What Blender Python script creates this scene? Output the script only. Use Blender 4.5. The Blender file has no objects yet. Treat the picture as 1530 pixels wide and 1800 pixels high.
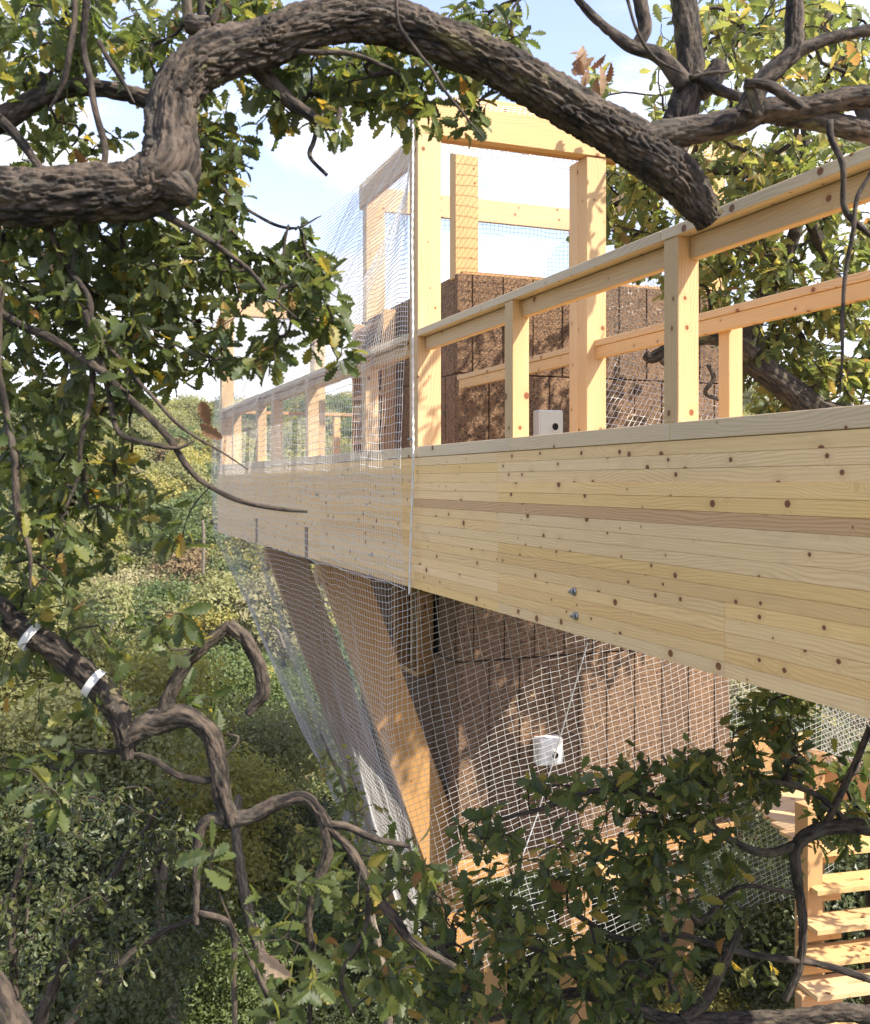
import bpy, math, random
import numpy as np
from mathutils import Vector, Matrix
R = math.radians
SC = bpy.context.scene
COL = SC.collection
F, HZ = 1784.0, 847.0                      # focal length and horizon row of the photograph, in its own pixels

# ------------------------------------------------------------------ camera, sky, sun, exposure
cd = bpy.data.cameras.new("camera"); cam = bpy.data.objects.new("camera", cd); COL.objects.link(cam)
cam.location = (0, 0, 0); cam.rotation_euler = (R(90), 0, 0)
cd.sensor_fit = 'HORIZONTAL'; cd.sensor_width = 36; cd.lens = 36*F/1530
cd.shift_y = -(900-HZ)/1530; cd.clip_start = .05; cd.clip_end = 6000
cd.dof.use_dof = True; cd.dof.focus_distance = 7.0; cd.dof.aperture_fstop = 9
SC.camera = cam
SUN_EL, SUN_AZ = 47, 118
wd = bpy.data.worlds.new("World"); SC.world = wd; wd.use_nodes = True
nt = wd.node_tree; N = nt.nodes; L = nt.links
sky = N.new("ShaderNodeTexSky"); sky.sky_type = 'NISHITA'; sky.sun_disc = False
sky.sun_elevation = R(SUN_EL); sky.sun_rotation = R(SUN_AZ); sky.air_density = 1.0; sky.dust_density = .5; sky.ozone_density = 3.5
tc = N.new("ShaderNodeTexCoord"); sx = N.new("ShaderNodeSeparateXYZ"); L.new(tc.outputs['Generated'], sx.inputs[0])
def wmath(op, a, b=None, c=None):
    m = N.new("ShaderNodeMath"); m.operation = op
    for i, v in enumerate((a, b, c)):
        if v is None: continue
        if isinstance(v, (int, float)): m.inputs[i].default_value = v
        else: L.new(v, m.inputs[i])
    return m.outputs[0]
den = wmath('ADD', wmath('MAXIMUM', sx.outputs[2], 0.0), 0.16)
cx = wmath('DIVIDE', sx.outputs[0], den); cy = wmath('DIVIDE', sx.outputs[1], den)
cb = N.new("ShaderNodeCombineXYZ"); L.new(cx, cb.inputs[0]); L.new(cy, cb.inputs[1]); cb.inputs[2].default_value = 2.3
n1 = N.new("ShaderNodeTexNoise"); n1.inputs['Scale'].default_value = 1.1; n1.inputs['Detail'].default_value = 9
n1.inputs['Roughness'].default_value = .58; n1.inputs['Distortion'].default_value = .25; L.new(cb.outputs[0], n1.inputs['Vector'])
low = wmath('MULTIPLY', wmath('SUBTRACT', .36, sx.outputs[2]), .38)
cr = N.new("ShaderNodeMapRange"); cr.interpolation_type = 'SMOOTHSTEP'
cr.inputs[1].default_value = .46; cr.inputs[2].default_value = .64; cr.inputs[3].default_value = .12
L.new(wmath('ADD', n1.outputs[0], low), cr.inputs[0])
mx = N.new("ShaderNodeMix"); mx.data_type = 'RGBA'; L.new(cr.outputs[0], mx.inputs[0]); tn_ = N.new('ShaderNodeVectorMath'); tn_.operation = 'MULTIPLY'; L.new(sky.outputs[0], tn_.inputs[0]); tn_.inputs[1].default_value = (1.10, .89, .90); L.new(tn_.outputs[0], mx.inputs[6])
mx.inputs[7].default_value = (3.3, 3.34, 3.45, 1)
L.new(mx.outputs[2], N['Background'].inputs[0]); N['Background'].inputs[1].default_value = .14
sl = bpy.data.lights.new("sun", 'SUN'); sl.energy = 3.1; sl.angle = R(.53); sl.color = (1, .93, .82)
so = bpy.data.objects.new("sun", sl); COL.objects.link(so)
sd = Vector((math.sin(R(SUN_AZ))*math.cos(R(SUN_EL)), math.cos(R(SUN_AZ))*math.cos(R(SUN_EL)), math.sin(R(SUN_EL))))
so.rotation_euler = sd.to_track_quat('Z', 'Y').to_euler(); so.location = (20, -10, 30)
SC.view_settings.view_transform = 'Standard'; SC.view_settings.look = 'None'
SC.view_settings.exposure = 1.68; SC.view_settings.gamma = 1; SC.view_settings.use_curve_mapping = False
SC.render.engine = 'CYCLES'
try:
    SC.cycles.max_bounces = 8; SC.cycles.transparent_max_bounces = 8; SC.cycles.use_denoising = True
except Exception: pass

# ------------------------------------------------------------------ helpers
rng = np.random.default_rng(7)
WORLD = {}
def at(x, y, Y): return Vector(((x-765)/F*Y, Y, -(y-HZ)/F*Y))
O0 = Vector((-.136, 6.4, 0)); UU = Vector((-.361, .9326, 0)).normalized(); VV = Vector((.9326, .361, 0)).normalized(); ZZ = Vector((0, 0, 1))
def W(u, v, z): return O0 + UU*u + VV*v + ZZ*z       # u along the walkway away from the camera, v across it
def link(name, data, M=None, parent=None):
    o = bpy.data.objects.new(name, data); COL.objects.link(o); M = M or Matrix()
    WORLD[o.name] = M.copy()
    if parent:
        o.parent = parent; o.matrix_basis = WORLD[parent.name].inverted() @ M
    else: o.matrix_basis = M
    return o
def thing(name, label, cat, loc=(0, 0, 0), group=None):
    o = link(name, None, Matrix.Translation(Vector(loc))); o.empty_display_size = .1
    o['label'] = label; o['category'] = cat
    if group: o['group'] = group
    return o
def tag(o, label=None, cat=None, group=None, kind=None):
    for k, v in (('label', label), ('category', cat), ('group', group), ('kind', kind)):
        if v: o[k] = v
    return o
def np_mesh(name, V, tris=None, quads=None, mat=None, smooth=False, attr=None):
    me = bpy.data.meshes.new(name); V = np.asarray(V, dtype=np.float32).reshape(-1, 3)
    parts, starts, tot = [], [], 0
    for arr, k in ((tris, 3), (quads, 4)):
        if arr is None or len(arr) == 0: continue
        arr = np.asarray(arr, dtype=np.int32).reshape(-1, k)
        parts.append(arr.ravel()); starts.append(tot + np.arange(len(arr))*k); tot += arr.size
    li = np.concatenate(parts); st = np.concatenate(starts).astype(np.int32)
    me.vertices.add(len(V)); me.vertices.foreach_set('co', V.ravel())
    me.loops.add(len(li)); me.loops.foreach_set('vertex_index', li)
    me.polygons.add(len(st)); me.polygons.foreach_set('loop_start', st)
    me.polygons.foreach_set('use_smooth', np.full(len(st), bool(smooth)))
    me.update(calc_edges=True)
    for nm, (tp, dom, val) in (attr or {}).items():
        a = me.attributes.new(nm, tp, dom)
        a.data.foreach_set('vector' if tp == 'FLOAT_VECTOR' else 'value', np.asarray(val, dtype=np.float32).ravel())
    if mat: me.materials.append(mat)
    return me
# chamfered timber block, its length along local x
_box = {}
def block_mesh(l, w, h, mat, c=.004):
    key = (round(l, 4), round(w, 4), round(h, 4), mat.name, c)
    if key in _box: return _box[key]
    hx, hy, hz = l/2, w/2, h/2; c = min(c, hx*.5, hy*.5, hz*.5); V = []; idx = {}
    for sx_ in (-1, 1):
        for sy_ in (-1, 1):
            for sz_ in (-1, 1):
                for k in range(3):
                    p = [sx_*(hx-c), sy_*(hy-c), sz_*(hz-c)]; p[k] = (sx_, sy_, sz_)[k]*(hx, hy, hz)[k]
                    idx[(sx_, sy_, sz_, k)] = len(V); V.append(p)
    Q, T = [], []
    for k in range(3):
        a, b = [i for i in range(3) if i != k]
        for s in (-1, 1):
            q = []
            for (sa, sb) in ((-1, -1), (1, -1), (1, 1), (-1, 1)):
                t = [0, 0, 0]; t[k] = s; t[a] = sa; t[b] = sb; q.append(idx[(*t, k)])
            Q.append(q)
    for k in range(3):                     # edges run along axis k
        a, b = [i for i in range(3) if i != k]
        for sa in (-1, 1):
            for sb in (-1, 1):
                q = []
                for (s, f) in ((-1, a), (1, a), (1, b), (-1, b)):
                    t = [0, 0, 0]; t[k] = s; t[a] = sa; t[b] = sb; q.append(idx[(*t, f)])
                Q.append(q)
    for sx_ in (-1, 1):
        for sy_ in (-1, 1):
            for sz_ in (-1, 1): T.append([idx[(sx_, sy_, sz_, k)] for k in range(3)])
    VA = np.array(V)
    def fix(fs):
        out = []
        for f in fs:
            p = VA[f]; n = np.cross(p[1]-p[0], p[2]-p[0]); out.append(f if n @ p.mean(0) > 0 else f[::-1])
        return out
    _box[key] = np_mesh('block', V, fix(T), fix(Q), mat)
    return _box[key]
def beam(name, p0, p1, w, h, mat, parent=None, side=None, c=.004, tone=None, extra=0):
    """block from p0 to p1; w measured along `side` (default: horizontal across), h along the third direction"""
    p0, p1 = Vector(p0), Vector(p1); x = (p1-p0).normalized()
    if side is None: side = VV if abs(x.z) > .7 else Vector((0, 0, 1)).cross(x)
    y = (Vector(side) - x*x.dot(Vector(side))).normalized(); z = x.cross(y)
    M = Matrix(((x.x, y.x, z.x, 0), (x.y, y.y, z.y, 0), (x.z, y.z, z.z, 0), (0, 0, 0, 1)))
    M.translation = (p0+p1)/2
    o = link(name, block_mesh((p1-p0).length+extra, w, h, mat, c), M, parent)
    if tone is not None: o['tone'] = float(tone)
    return o
# value noise and cellular noise for real relief
def _h(i, s):
    n = (i[..., 0]*374761393 + i[..., 1]*668265263 + i[..., 2]*2147483647 + s*974634777) & 0xffffffff
    n = ((n ^ (n >> 13))*1274126177) & 0xffffffff; n = ((n ^ (n >> 16))*2246822519) & 0xffffffff
    return ((n ^ (n >> 15)) & 0xffffff)/16777215.0
def vnoise(p, s=0):
    p = np.asarray(p, float); i = np.floor(p).astype(np.int64); f = p-i; f = f*f*(3-2*f); r = 0
    for a in (0, 1):
        for b in (0, 1):
            for c in (0, 1):
                w = (f[..., 0] if a else 1-f[..., 0])*(f[..., 1] if b else 1-f[..., 1])*(f[..., 2] if c else 1-f[..., 2])
                r = r + w*_h(i+np.array([a, b, c]), s)
    return r*2-1
def cells(p, s=0):
    i = np.floor(p).astype(np.int64); d1 = np.full(p.shape[:-1], 9.); d2 = d1.copy()
    for a in (-1, 0, 1):
        for b in (-1, 0, 1):
            for c in (-1, 0, 1):
                j = i+np.array([a, b, c]); q = j + np.stack([_h(j, s+k) for k in (1, 2, 3)], -1)
                d = np.linalg.norm(q-p, axis=-1); m = d < d1
                d2 = np.where(m, d1, np.minimum(d2, d)); d1 = np.where(m, d, d1)
    return d1, d2

# ------------------------------------------------------------------ materials
class NB:
    def __init__(s, name):
        s.m = bpy.data.materials.new(name); s.m.use_nodes = True; s.t = s.m.node_tree; s.t.nodes.clear()
        s.out = s.n('ShaderNodeOutputMaterial'); s.b = s.n('ShaderNodeBsdfPrincipled'); s.l(s.b.outputs[0], s.out.inputs[0])
    def n(s, t, **k):
        x = s.t.nodes.new(t)
        for a, v in k.items(): setattr(x, a, v)
        return x
    def l(s, a, b): s.t.links.new(a, b)
    def v(s, sock, val):
        if isinstance(val, bpy.types.NodeSocket): s.l(val, sock)
        else: sock.default_value = val
    def math(s, op, *a):
        x = s.n('ShaderNodeMath', operation=op)
        for i, q in enumerate(a): s.v(x.inputs[i], q)
        return x.outputs[0]
    def vm(s, op, a, b):
        x = s.n('ShaderNodeVectorMath', operation=op); s.v(x.inputs[0], a); s.v(x.inputs[1], b); return x.outputs[0]
    def noise(s, vec, sc, det=4, ro=.5):
        x = s.n('ShaderNodeTexNoise'); s.v(x.inputs['Vector'], vec); x.inputs['Scale'].default_value = sc
        x.inputs['Detail'].default_value = det; x.inputs['Roughness'].default_value = ro; return x.outputs[0]
    def vor(s, vec, sc, feat='F1', rnd=1.0):
        x = s.n('ShaderNodeTexVoronoi', feature=feat); s.v(x.inputs['Vector'], vec); x.inputs['Scale'].default_value = sc
        x.inputs['Randomness'].default_value = rnd; return x
    def mix(s, f, a, b):
        x = s.n('ShaderNodeMix', data_type='RGBA'); s.v(x.inputs[0], f); s.v(x.inputs[6], a); s.v(x.inputs[7], b); return x.outputs[2]
    def rng(s, v, a, b, c=0., d=1.):
        x = s.n('ShaderNodeMapRange', interpolation_type='SMOOTHSTEP')
        for i, q in enumerate((v, a, b, c, d)): s.v(x.inputs[i], q)
        return x.outputs[0]
    def bump(s, h, st, dist=.01):
        x = s.n('ShaderNodeBump'); s.l(h, x.inputs['Height']); x.inputs['Strength'].default_value = st
        x.inputs['Distance'].default_value = dist; s.l(x.outputs[0], s.b.inputs['Normal'])
def col(*c): return (*c, 1)
def wood(name, light, dark, knot=(.13, .05, .02), knots=1.0, rough=.6, grey=0.):
    B = NB(name); tc = B.n('ShaderNodeTexCoord'); oi = B.n('ShaderNodeObjectInfo')
    off = B.n('ShaderNodeCombineXYZ'); B.l(B.math('MULTIPLY', oi.outputs['Random'], 37.), off.inputs[0])
    B.l(B.math('MULTIPLY', oi.outputs['Random'], 5.3), off.inputs[1]); B.l(B.math('MULTIPLY', oi.outputs['Random'], 71.), off.inputs[2])
    p = B.vm('ADD', tc.outputs['Object'], off.outputs[0])
    ps = B.vm('MULTIPLY', p, (1.0, 1.6, 1.6))
    s0 = B.n('ShaderNodeSeparateXYZ'); B.l(p, s0.inputs[0]); kc = B.n('ShaderNodeCombineXYZ')
    B.l(B.math('MULTIPLY', s0.outputs[0], 7.), kc.inputs[0]); B.l(B.math('MULTIPLY', B.math('ADD', s0.outputs[1], s0.outputs[2]), 8.), kc.inputs[1])
    vo = B.vor(kc.outputs[0], 1.0, rnd=1.); vo.voronoi_dimensions = '2D'
    sp = B.n('ShaderNodeSeparateColor'); B.l(vo.outputs['Color'], sp.inputs[0])
    has = B.math('GREATER_THAN', sp.outputs[0], 1-.62*knots)
    ksz = B.math('MULTIPLY_ADD', B.math('POWER', sp.outputs[1], 2.), .11, .035)
    d = vo.outputs['Distance']
    kn = B.math('MULTIPLY', has, B.rng(d, ksz, B.math('MULTIPLY', ksz, .72)))
    halo = B.math('MULTIPLY', has, B.rng(d, B.math('MULTIPLY', ksz, 3.6), ksz))
    s = B.n('ShaderNodeSeparateXYZ'); B.l(p, s.inputs[0])
    low = B.noise(B.vm('MULTIPLY', p, (.7, 2.2, 2.2)), 1., 3)
    r = B.math('ADD', B.math('MULTIPLY', s.outputs[1], .8), B.math('ADD', s.outputs[2], B.math('MULTIPLY', low, .32)))
    r = B.math('ADD', r, B.math('MULTIPLY', halo, .035))
    ring = B.math('SINE', B.math('MULTIPLY', r, 470.)); ring = B.math('POWER', B.math('MULTIPLY_ADD', ring, .5, .5), 2.2)
    fib = B.noise(B.vm('MULTIPLY', p, (3., 160., 160.)), 1., 3, .6)
    amp = B.rng(B.noise(B.vm('MULTIPLY', p, (.5, 3., 3.)), 1.7, 2), .3, .68, .15, .62)
    c = B.mix(B.math('MULTIPLY', ring, amp), col(*light), col(*dark))
    c = B.mix(B.rng(fib, .3, .7, 0., .22), c, col(*[x*.72 for x in dark]))
    tn = B.n('ShaderNodeAttribute', attribute_type='OBJECT', attribute_name='tone')
    c = B.mix(B.math('MULTIPLY', tn.outputs['Fac'], .8), c, B.mix(ring, col(.56, .31, .17), col(.42, .2, .09)))
    rv = B.math('MULTIPLY_ADD', B.math('FRACT', B.math('MULTIPLY', oi.outputs['Random'], 7.77)), .12, .92)
    hs = B.n('ShaderNodeHueSaturation'); B.l(rv, hs.inputs['Value']); B.l(c, hs.inputs['Color'])
    B.v(hs.inputs['Saturation'], B.math('MULTIPLY_ADD', B.math('FRACT', B.math('MULTIPLY', oi.outputs['Random'], 3.1)), .16, .95)); c = hs.outputs[0]
    stain = B.rng(B.noise(B.vm('MULTIPLY', p, (1.5, 5., 5.)), 2., 5, .65), .56, .8, 0., .28+grey)
    c = B.mix(stain, c, col(.36, .29, .2))
    c = B.mix(B.math('MULTIPLY', halo, .2), c, col(*[x*.75 for x in dark]))
    c = B.mix(kn, c, B.mix(B.noise(p, 60., 3), col(*knot), col(knot[0]*2.4, knot[1]*2.2, knot[2]*2)))
    B.l(c, B.b.inputs['Base Color']); B.b.inputs['Roughness'].default_value = rough
    B.b.inputs['Specular IOR Level'].default_value = .3
    B.bump(B.math('ADD', fib, B.math('MULTIPLY', ring, .4)), .25, .002)
    return B.m
PINE = wood('pine_board', (.96, .67, .33), (.74, .43, .16))
PINE_W = wood('pine_weathered', (.74, .57, .36), (.56, .40, .22), knots=.8, grey=.08)
PINE_P = wood('pine_post', (.66, .455, .235), (.50, .285, .11), knots=.7)
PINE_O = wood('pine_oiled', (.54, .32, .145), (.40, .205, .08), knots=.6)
def cork():
    B = NB('cork'); tc = B.n('ShaderNodeTexCoord'); oi = B.n('ShaderNodeObjectInfo')
    off = B.n('ShaderNodeCombineXYZ'); B.l(B.math('MULTIPLY', oi.outputs['Random'], 37.), off.inputs[0]); B.l(B.math('MULTIPLY', oi.outputs['Random'], 91.), off.inputs[2])
    p = B.vm('ADD', tc.outputs['Object'], off.outputs[0])
    v1 = B.vor(B.vm('ADD', p, B.vm('MULTIPLY', B.n('ShaderNodeTexNoise').outputs['Color'], (0, 0, 0))), 75.)
    v2 = B.vor(p, 190.)
    sp = B.n('ShaderNodeSeparateColor'); B.l(v1.outputs['Color'], sp.inputs[0]); s2 = B.n('ShaderNodeSeparateColor'); B.l(v2.outputs['Color'], s2.inputs[0])
    c = B.mix(sp.outputs[0], col(.10, .050, .023), col(.28, .160, .078))
    c = B.mix(B.math('MULTIPLY', s2.outputs[0], .5), c, col(.25, .16, .095))
    dk = B.math('GREATER_THAN', sp.outputs[1], .84); c = B.mix(B.math('MULTIPLY', dk, .85), c, col(.035, .02, .012))
    c = B.mix(B.rng(B.noise(p, 3.5, 4), .35, .75, 0., .35), c, col(.12, .07, .04))
    hs = B.n('ShaderNodeHueSaturation'); B.l(B.math('MULTIPLY_ADD', oi.outputs['Random'], .3, .85), hs.inputs['Value']); B.l(c, hs.inputs['Color'])
    B.l(hs.outputs[0], B.b.inputs['Base Color']); B.b.inputs['Roughness'].default_value = .9
    B.bump(B.math('ADD', v1.outputs['Distance'], B.math('MULTIPLY', v2.outputs['Distance'], .5)), .8, .006)
    return B.m
CORK = cork()
def bark(name, a, b, lich=.25, sc=1.):
    B = NB(name); at_ = B.n('ShaderNodeAttribute', attribute_name='bk'); p = B.vm('MULTIPLY', at_.outputs['Vector'], (sc, sc, sc*.45))
    n = B.noise(p, 60., 6, .65); v = B.vor(p, 95., 'DISTANCE_TO_EDGE')
    n2 = B.noise(B.vm('MULTIPLY', p, (1., 1., .45)), 42., 5, .6); c = B.mix(B.rng(B.math('MULTIPLY_ADD', n, .45, B.math('MULTIPLY', n2, .55)), .40, .62), col(*a), col(*b))  # noise puts dark fissure shade and lighter ridges into the bark colour
    c = B.mix(B.rng(B.noise(p, 14., 4, .6), .5, .7, 0., .45), c, col(.10, .088, .066))
    c = B.mix(B.rng(B.noise(p, 9., 5, .7), .62-.06*lich, .72, 0., lich), c, col(.20, .18, .07))
    B.l(c, B.b.inputs['Base Color']); B.b.inputs['Roughness'].default_value = .92
    B.bump(B.math('ADD', n, B.math('MINIMUM', v.outputs['Distance'], .25)), .9, .004)
    return B.m
BARK = bark('oak_bark', (.010, .007, .005), (.105, .077, .054), .7)
BARK2 = bark('oak_bark_young', (.014, .0095, .0065), (.095, .069, .048), .25)
BARKP = bark('bark_pale', (.09, .066, .045), (.27, .22, .16), .1)
def leafmat(name, cs, trans=.38, rough=.42, back=(.13, .15, .09)):
    B = NB(name); a = B.n('ShaderNodeAttribute', attribute_name='rnd'); oi = B.n('ShaderNodeObjectInfo')
    r = B.math('FRACT', B.math('ADD', a.outputs['Fac'], B.math('MULTIPLY', oi.outputs['Random'], 1.0)))
    cr_ = B.n('ShaderNodeValToRGB'); B.l(r, cr_.inputs[0]); el = cr_.color_ramp.elements
    while len(el) > 1: el.remove(el[-1])
    el[0].position = cs[0][0]; el[0].color = col(*cs[0][1])
    for q, c in cs[1:]:
        e = el.new(q); e.color = col(*c)
    ge = B.n('ShaderNodeNewGeometry')
    nz = B.noise(ge.outputs['Position'], 55., 3)
    c = B.mix(B.rng(nz, .35, .75, 0., .3), cr_.outputs[0], col(.14, .13, .035))
    cb_ = B.mix(B.math('MULTIPLY', ge.outputs['Backfacing'], .55), c, col(*back))
    B.l(cb_, B.b.inputs['Base Color']); B.b.inputs['Roughness'].default_value = rough; B.b.inputs['Specular IOR Level'].default_value = .4
    tr = B.n('ShaderNodeBsdfTranslucent'); hs = B.n('ShaderNodeHueSaturation'); B.l(c, hs.inputs['Color']); hs.inputs['Value'].default_value = 2.5; hs.inputs['Saturation'].default_value = 1.12; hs.inputs['Hue'].default_value = .485
    B.l(hs.outputs[0], tr.inputs[0]); ms = B.n('ShaderNodeMixShader'); ms.inputs[0].default_value = trans
    B.l(B.b.outputs[0], ms.inputs[1]); B.l(tr.outputs[0], ms.inputs[2]); B.l(ms.outputs[0], B.out.inputs[0])
    return B.m
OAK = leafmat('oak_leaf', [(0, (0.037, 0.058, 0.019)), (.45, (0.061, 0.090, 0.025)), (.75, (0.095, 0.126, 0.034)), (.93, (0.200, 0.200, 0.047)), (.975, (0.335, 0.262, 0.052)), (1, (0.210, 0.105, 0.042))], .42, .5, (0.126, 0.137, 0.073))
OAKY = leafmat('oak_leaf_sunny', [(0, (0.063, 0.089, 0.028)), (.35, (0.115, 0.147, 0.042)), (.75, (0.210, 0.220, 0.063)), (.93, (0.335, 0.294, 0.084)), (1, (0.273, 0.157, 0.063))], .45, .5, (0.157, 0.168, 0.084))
DEAD = leafmat('dead_leaf', [(0, (.2, .1, .05)), (.6, (.3, .19, .11)), (1, (.38, .27, .18))], .2, .8, (.3, .22, .15))
CROWN = [leafmat('crown_olive', [(0, (0.116, 0.129, 0.039)), (.6, (0.192, 0.201, 0.063)), (1, (0.325, 0.309, 0.105))], .3, .6, (0.250, 0.243, 0.101)),
         leafmat('crown_green', [(0, (0.057, 0.085, 0.024)), (.6, (0.094, 0.137, 0.038)), (1, (0.176, 0.215, 0.061))], .3, .5, (0.131, 0.173, 0.063)),
         leafmat('crown_grey', [(0, (0.163, 0.155, 0.068)), (.6, (0.250, 0.229, 0.106)), (1, (0.383, 0.329, 0.161))], .25, .7, (0.327, 0.296, 0.156)),
         leafmat('crown_yellow', [(0, (0.211, 0.224, 0.056)), (.6, (0.325, 0.322, 0.085)), (1, (0.511, 0.425, 0.124))], .35, .6, (0.323, 0.293, 0.099)),
         leafmat('crown_brown', [(0, (0.123, 0.082, 0.038)), (.6, (0.216, 0.151, 0.066)), (1, (0.308, 0.206, 0.097))], .2, .8, (0.231, 0.165, 0.083)),
         leafmat('crown_dark', [(0, (0.031, 0.042, 0.013)), (.6, (0.054, 0.070, 0.020)), (1, (0.113, 0.121, 0.037))], .28, .42, (0.084, 0.110, 0.049))]
def simple(name, c, rough=.6, metal=0., nz=0., sc=20.):
    B = NB(name); tc = B.n('ShaderNodeTexCoord'); n = B.noise(tc.outputs['Object'], sc, 5, .6)
    B.l(B.mix(B.rng(n, .3, .75, 0., nz), col(*c), col(*[x*.5 for x in c])), B.b.inputs['Base Color'])
    B.b.inputs['Roughness'].default_value = rough; B.b.inputs['Metallic'].default_value = metal
    B.bump(n, .3, .003); return B.m
CORD = simple('net_cord', (.8, .78, .73), .75, nz=.15); STEEL = simple('galvanised_steel', (.42, .44, .45), .35, .9, .3)
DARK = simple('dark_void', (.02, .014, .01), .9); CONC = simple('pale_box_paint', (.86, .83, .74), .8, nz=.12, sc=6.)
TAPE = simple('white_tape', (.8, .76, .7), .7, nz=.3, sc=60.)
def soil():
    B = NB('forest_floor'); ge = B.n('ShaderNodeNewGeometry'); n = B.noise(ge.outputs['Position'], .6, 8, .65)
    c = B.mix(B.rng(n, .35, .65), col(.04, .05, .02), col(.09, .08, .04)); c = B.mix(B.rng(B.noise(ge.outputs['Position'], 9., 4), .45, .7), c, col(.045, .07, .022))
    B.l(c, B.b.inputs['Base Color']); B.b.inputs['Roughness'].default_value = 1; B.bump(n, .8, .3); return B.m
SOIL = soil()

# ------------------------------------------------------------------ terrain
def smooth(a, b, x): t = np.clip((x-a)/(b-a), 0, 1); return t*t*(3-2*t)
def ground_z(x, y):
    x = np.asarray(x, float); y = np.asarray(y, float)
    z = -4.2 - 5.2*smooth(-3, 16, y) - 1.6*smooth(14, 30, y)
    z = z + 17.*smooth(30, 118, y)*(1 - .18*smooth(0, 60, x)) + 1.6*smooth(-10, -80, x)*smooth(25, 60, y)
    z = z + .35*np.sin(x*.31+1)*np.cos(y*.27) + 1.1*np.sin(x*.07+.4)*smooth(30, 60, y) + .8*np.sin(y*.11+x*.05)*smooth(25, 50, y)
    return z - 6*smooth(130, 400, y)
gx = np.concatenate([-np.geomspace(3000, 62, 14), np.linspace(-60, 60, 100), np.geomspace(62, 3000, 14)])
gy = np.concatenate([-np.geomspace(3000, 22, 12), np.linspace(-20, 140, 120), np.geomspace(143, 3000, 14)])
GX, GY = np.meshgrid(gx, gy); gv = np.stack([GX, GY, ground_z(GX, GY)], -1).reshape(-1, 3)
nx_, ny_ = len(gx), len(gy); ii = (np.arange(ny_-1)[:, None]*nx_ + np.arange(nx_-1)).ravel()
g = link('ground', np_mesh('ground', gv, None, np.stack([ii, ii+1, ii+nx_+1, ii+nx_], -1), SOIL, True)); g['kind'] = 'structure'

# ------------------------------------------------------------------ walkway with glulam side, rails, posts
wk = thing('walkway', 'pale pine walkway with laminated plank side and open handrails running to the deck', 'walkway', W(0, 0, -.67))
rows, z0, z1, th = 16, -.67, .152, .10; rh = (z1-z0)/rows
random.seed(4)
U0 = -6.3
for i in range(rows):
    zc = z1 - (i+.5)*rh; jb = [U0]
    if i >= 11: jb.append(-3.13)
    elif i % 5 == 3: jb.append(-4.6)
    if i % 3 != 2 or i < 4: jb.append(-1.27)
    if i == 5: jb = [U0, -4.9]
    jb.append(0.0)
    for a in ([2.3] if i % 2 else [3.1]): jb.append(a)
    jb.append(5.2 if i % 3 else 4.6); jb.append(7.66)
    for a, b in zip(jb[:-1], jb[1:]):
        dv = random.uniform(0, .0012)
        beam('plank', W(a+.0006, th/2-dv, zc), W(b-.0006, th/2-dv, zc), th, rh-.0009, PINE, wk, side=VV, c=.0010,
             tone=(.75 if i == 5 and b <= 0 else (.22 if random.random() < .1 else 0)))
for a, b in ((U0, -2.81), (-2.81, -1.40), (-1.40, 0), (0, 2.76), (2.76, 5.0), (5.0, 7.66)):
    beam('cap_plank', W(a+.001, .06, .187), W(b-.001, .06, .187), .13, .066, PINE_W, wk, side=VV, c=.002)
    for uu in (a+.03, b-.03):
        for zz in (.17, .205):
            o = beam('screw', W(uu, -.0045-.002, zz), W(uu, -.0045+.01, zz), .008, .008, STEEL, wk, side=UU, c=.002)
# walkway floor boards and the far side
for k in range(22):
    u = U0 + .1 + k*.287; beam('deck_board', W(u, .11, -.09), W(u, 1.33, -.09), .275, .035, PINE_P, wk, side=UU)
for k in range(24):
    u = .05 + k*.32
    beam('deck_board', W(u, .11, -.09), W(u, 1.25 if 2.4 < u < 5.6 else (5.55 if u > 5.6 else 1.33), -.09), .3, .035, PINE_P, wk, side=UU)
for i in range(4):
    beam('far_side_plank', W(U0, 1.40, .03-i*.22), W(2.3, 1.40, .03-i*.22), .09, .218, PINE, wk, side=VV)
# posts and rails of the near side (v = 0)
RT = .95
def post(u, v, parent, top=RT-.042, s=.092, m=PINE_P, z=.22, sv=None):
    return beam('post', W(u, v, z), W(u, v, top), sv or s, s, m, parent, side=VV, c=.003)
for u in (-4.25, -2.81, -1.40): post(u, .046, wk)
for u in (1.057, 2.76, 4.2, 5.0, 6.5): post(u, .046, wk, s=.10)
def rail(a, b, v, parent, tone=None):
    beam('rail_cap', W(a, v+.055, RT-.021), W(b, v+.055, RT-.021), .12, .042, PINE_W if v == 0 else PINE_P, parent, side=VV, c=.003)
rail(U0, -2.75, 0, wk); rail(-2.748, -.08, 0, wk); rail(.08, 7.6, 0, wk)
pu = [U0, -4.25, -2.81, -1.40, -.08]
for a, b in zip(pu[:-1], pu[1:]):
    beam('lower_rail', W(a+(.047 if a > U0 else 0), .072, RT-.042-.043), W(b-(.047 if b < -.1 else 0), .072, RT-.042-.043), .04, .082, PINE_P, wk, side=VV, c=.003)
pu = [.08, 1.057, 2.76, 4.2, 5.0, 6.5, 7.58]
for a, b in zip(pu[:-1], pu[1:]):
    beam('lower_rail', W(a+.052, .072, RT-.085), W(b-.052, .072, RT-.085), .04, .082, PINE_P, wk, side=VV, c=.003)
# far rail (v = 1.33)
beam('rail_cap', W(U0, 1.33, RT-.021), W(2.36, 1.33, RT-.021), .12, .042, PINE_P, wk, side=VV, c=.003)
beam('lower_rail', W(U0, 1.30, RT-.083), W(2.33, 1.30, RT-.083), .04, .08, PINE_P, wk, side=VV, c=.003)
for u in (-4.2, -2.8, -1.37): post(u, 1.37, wk, z=-.1)
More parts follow.
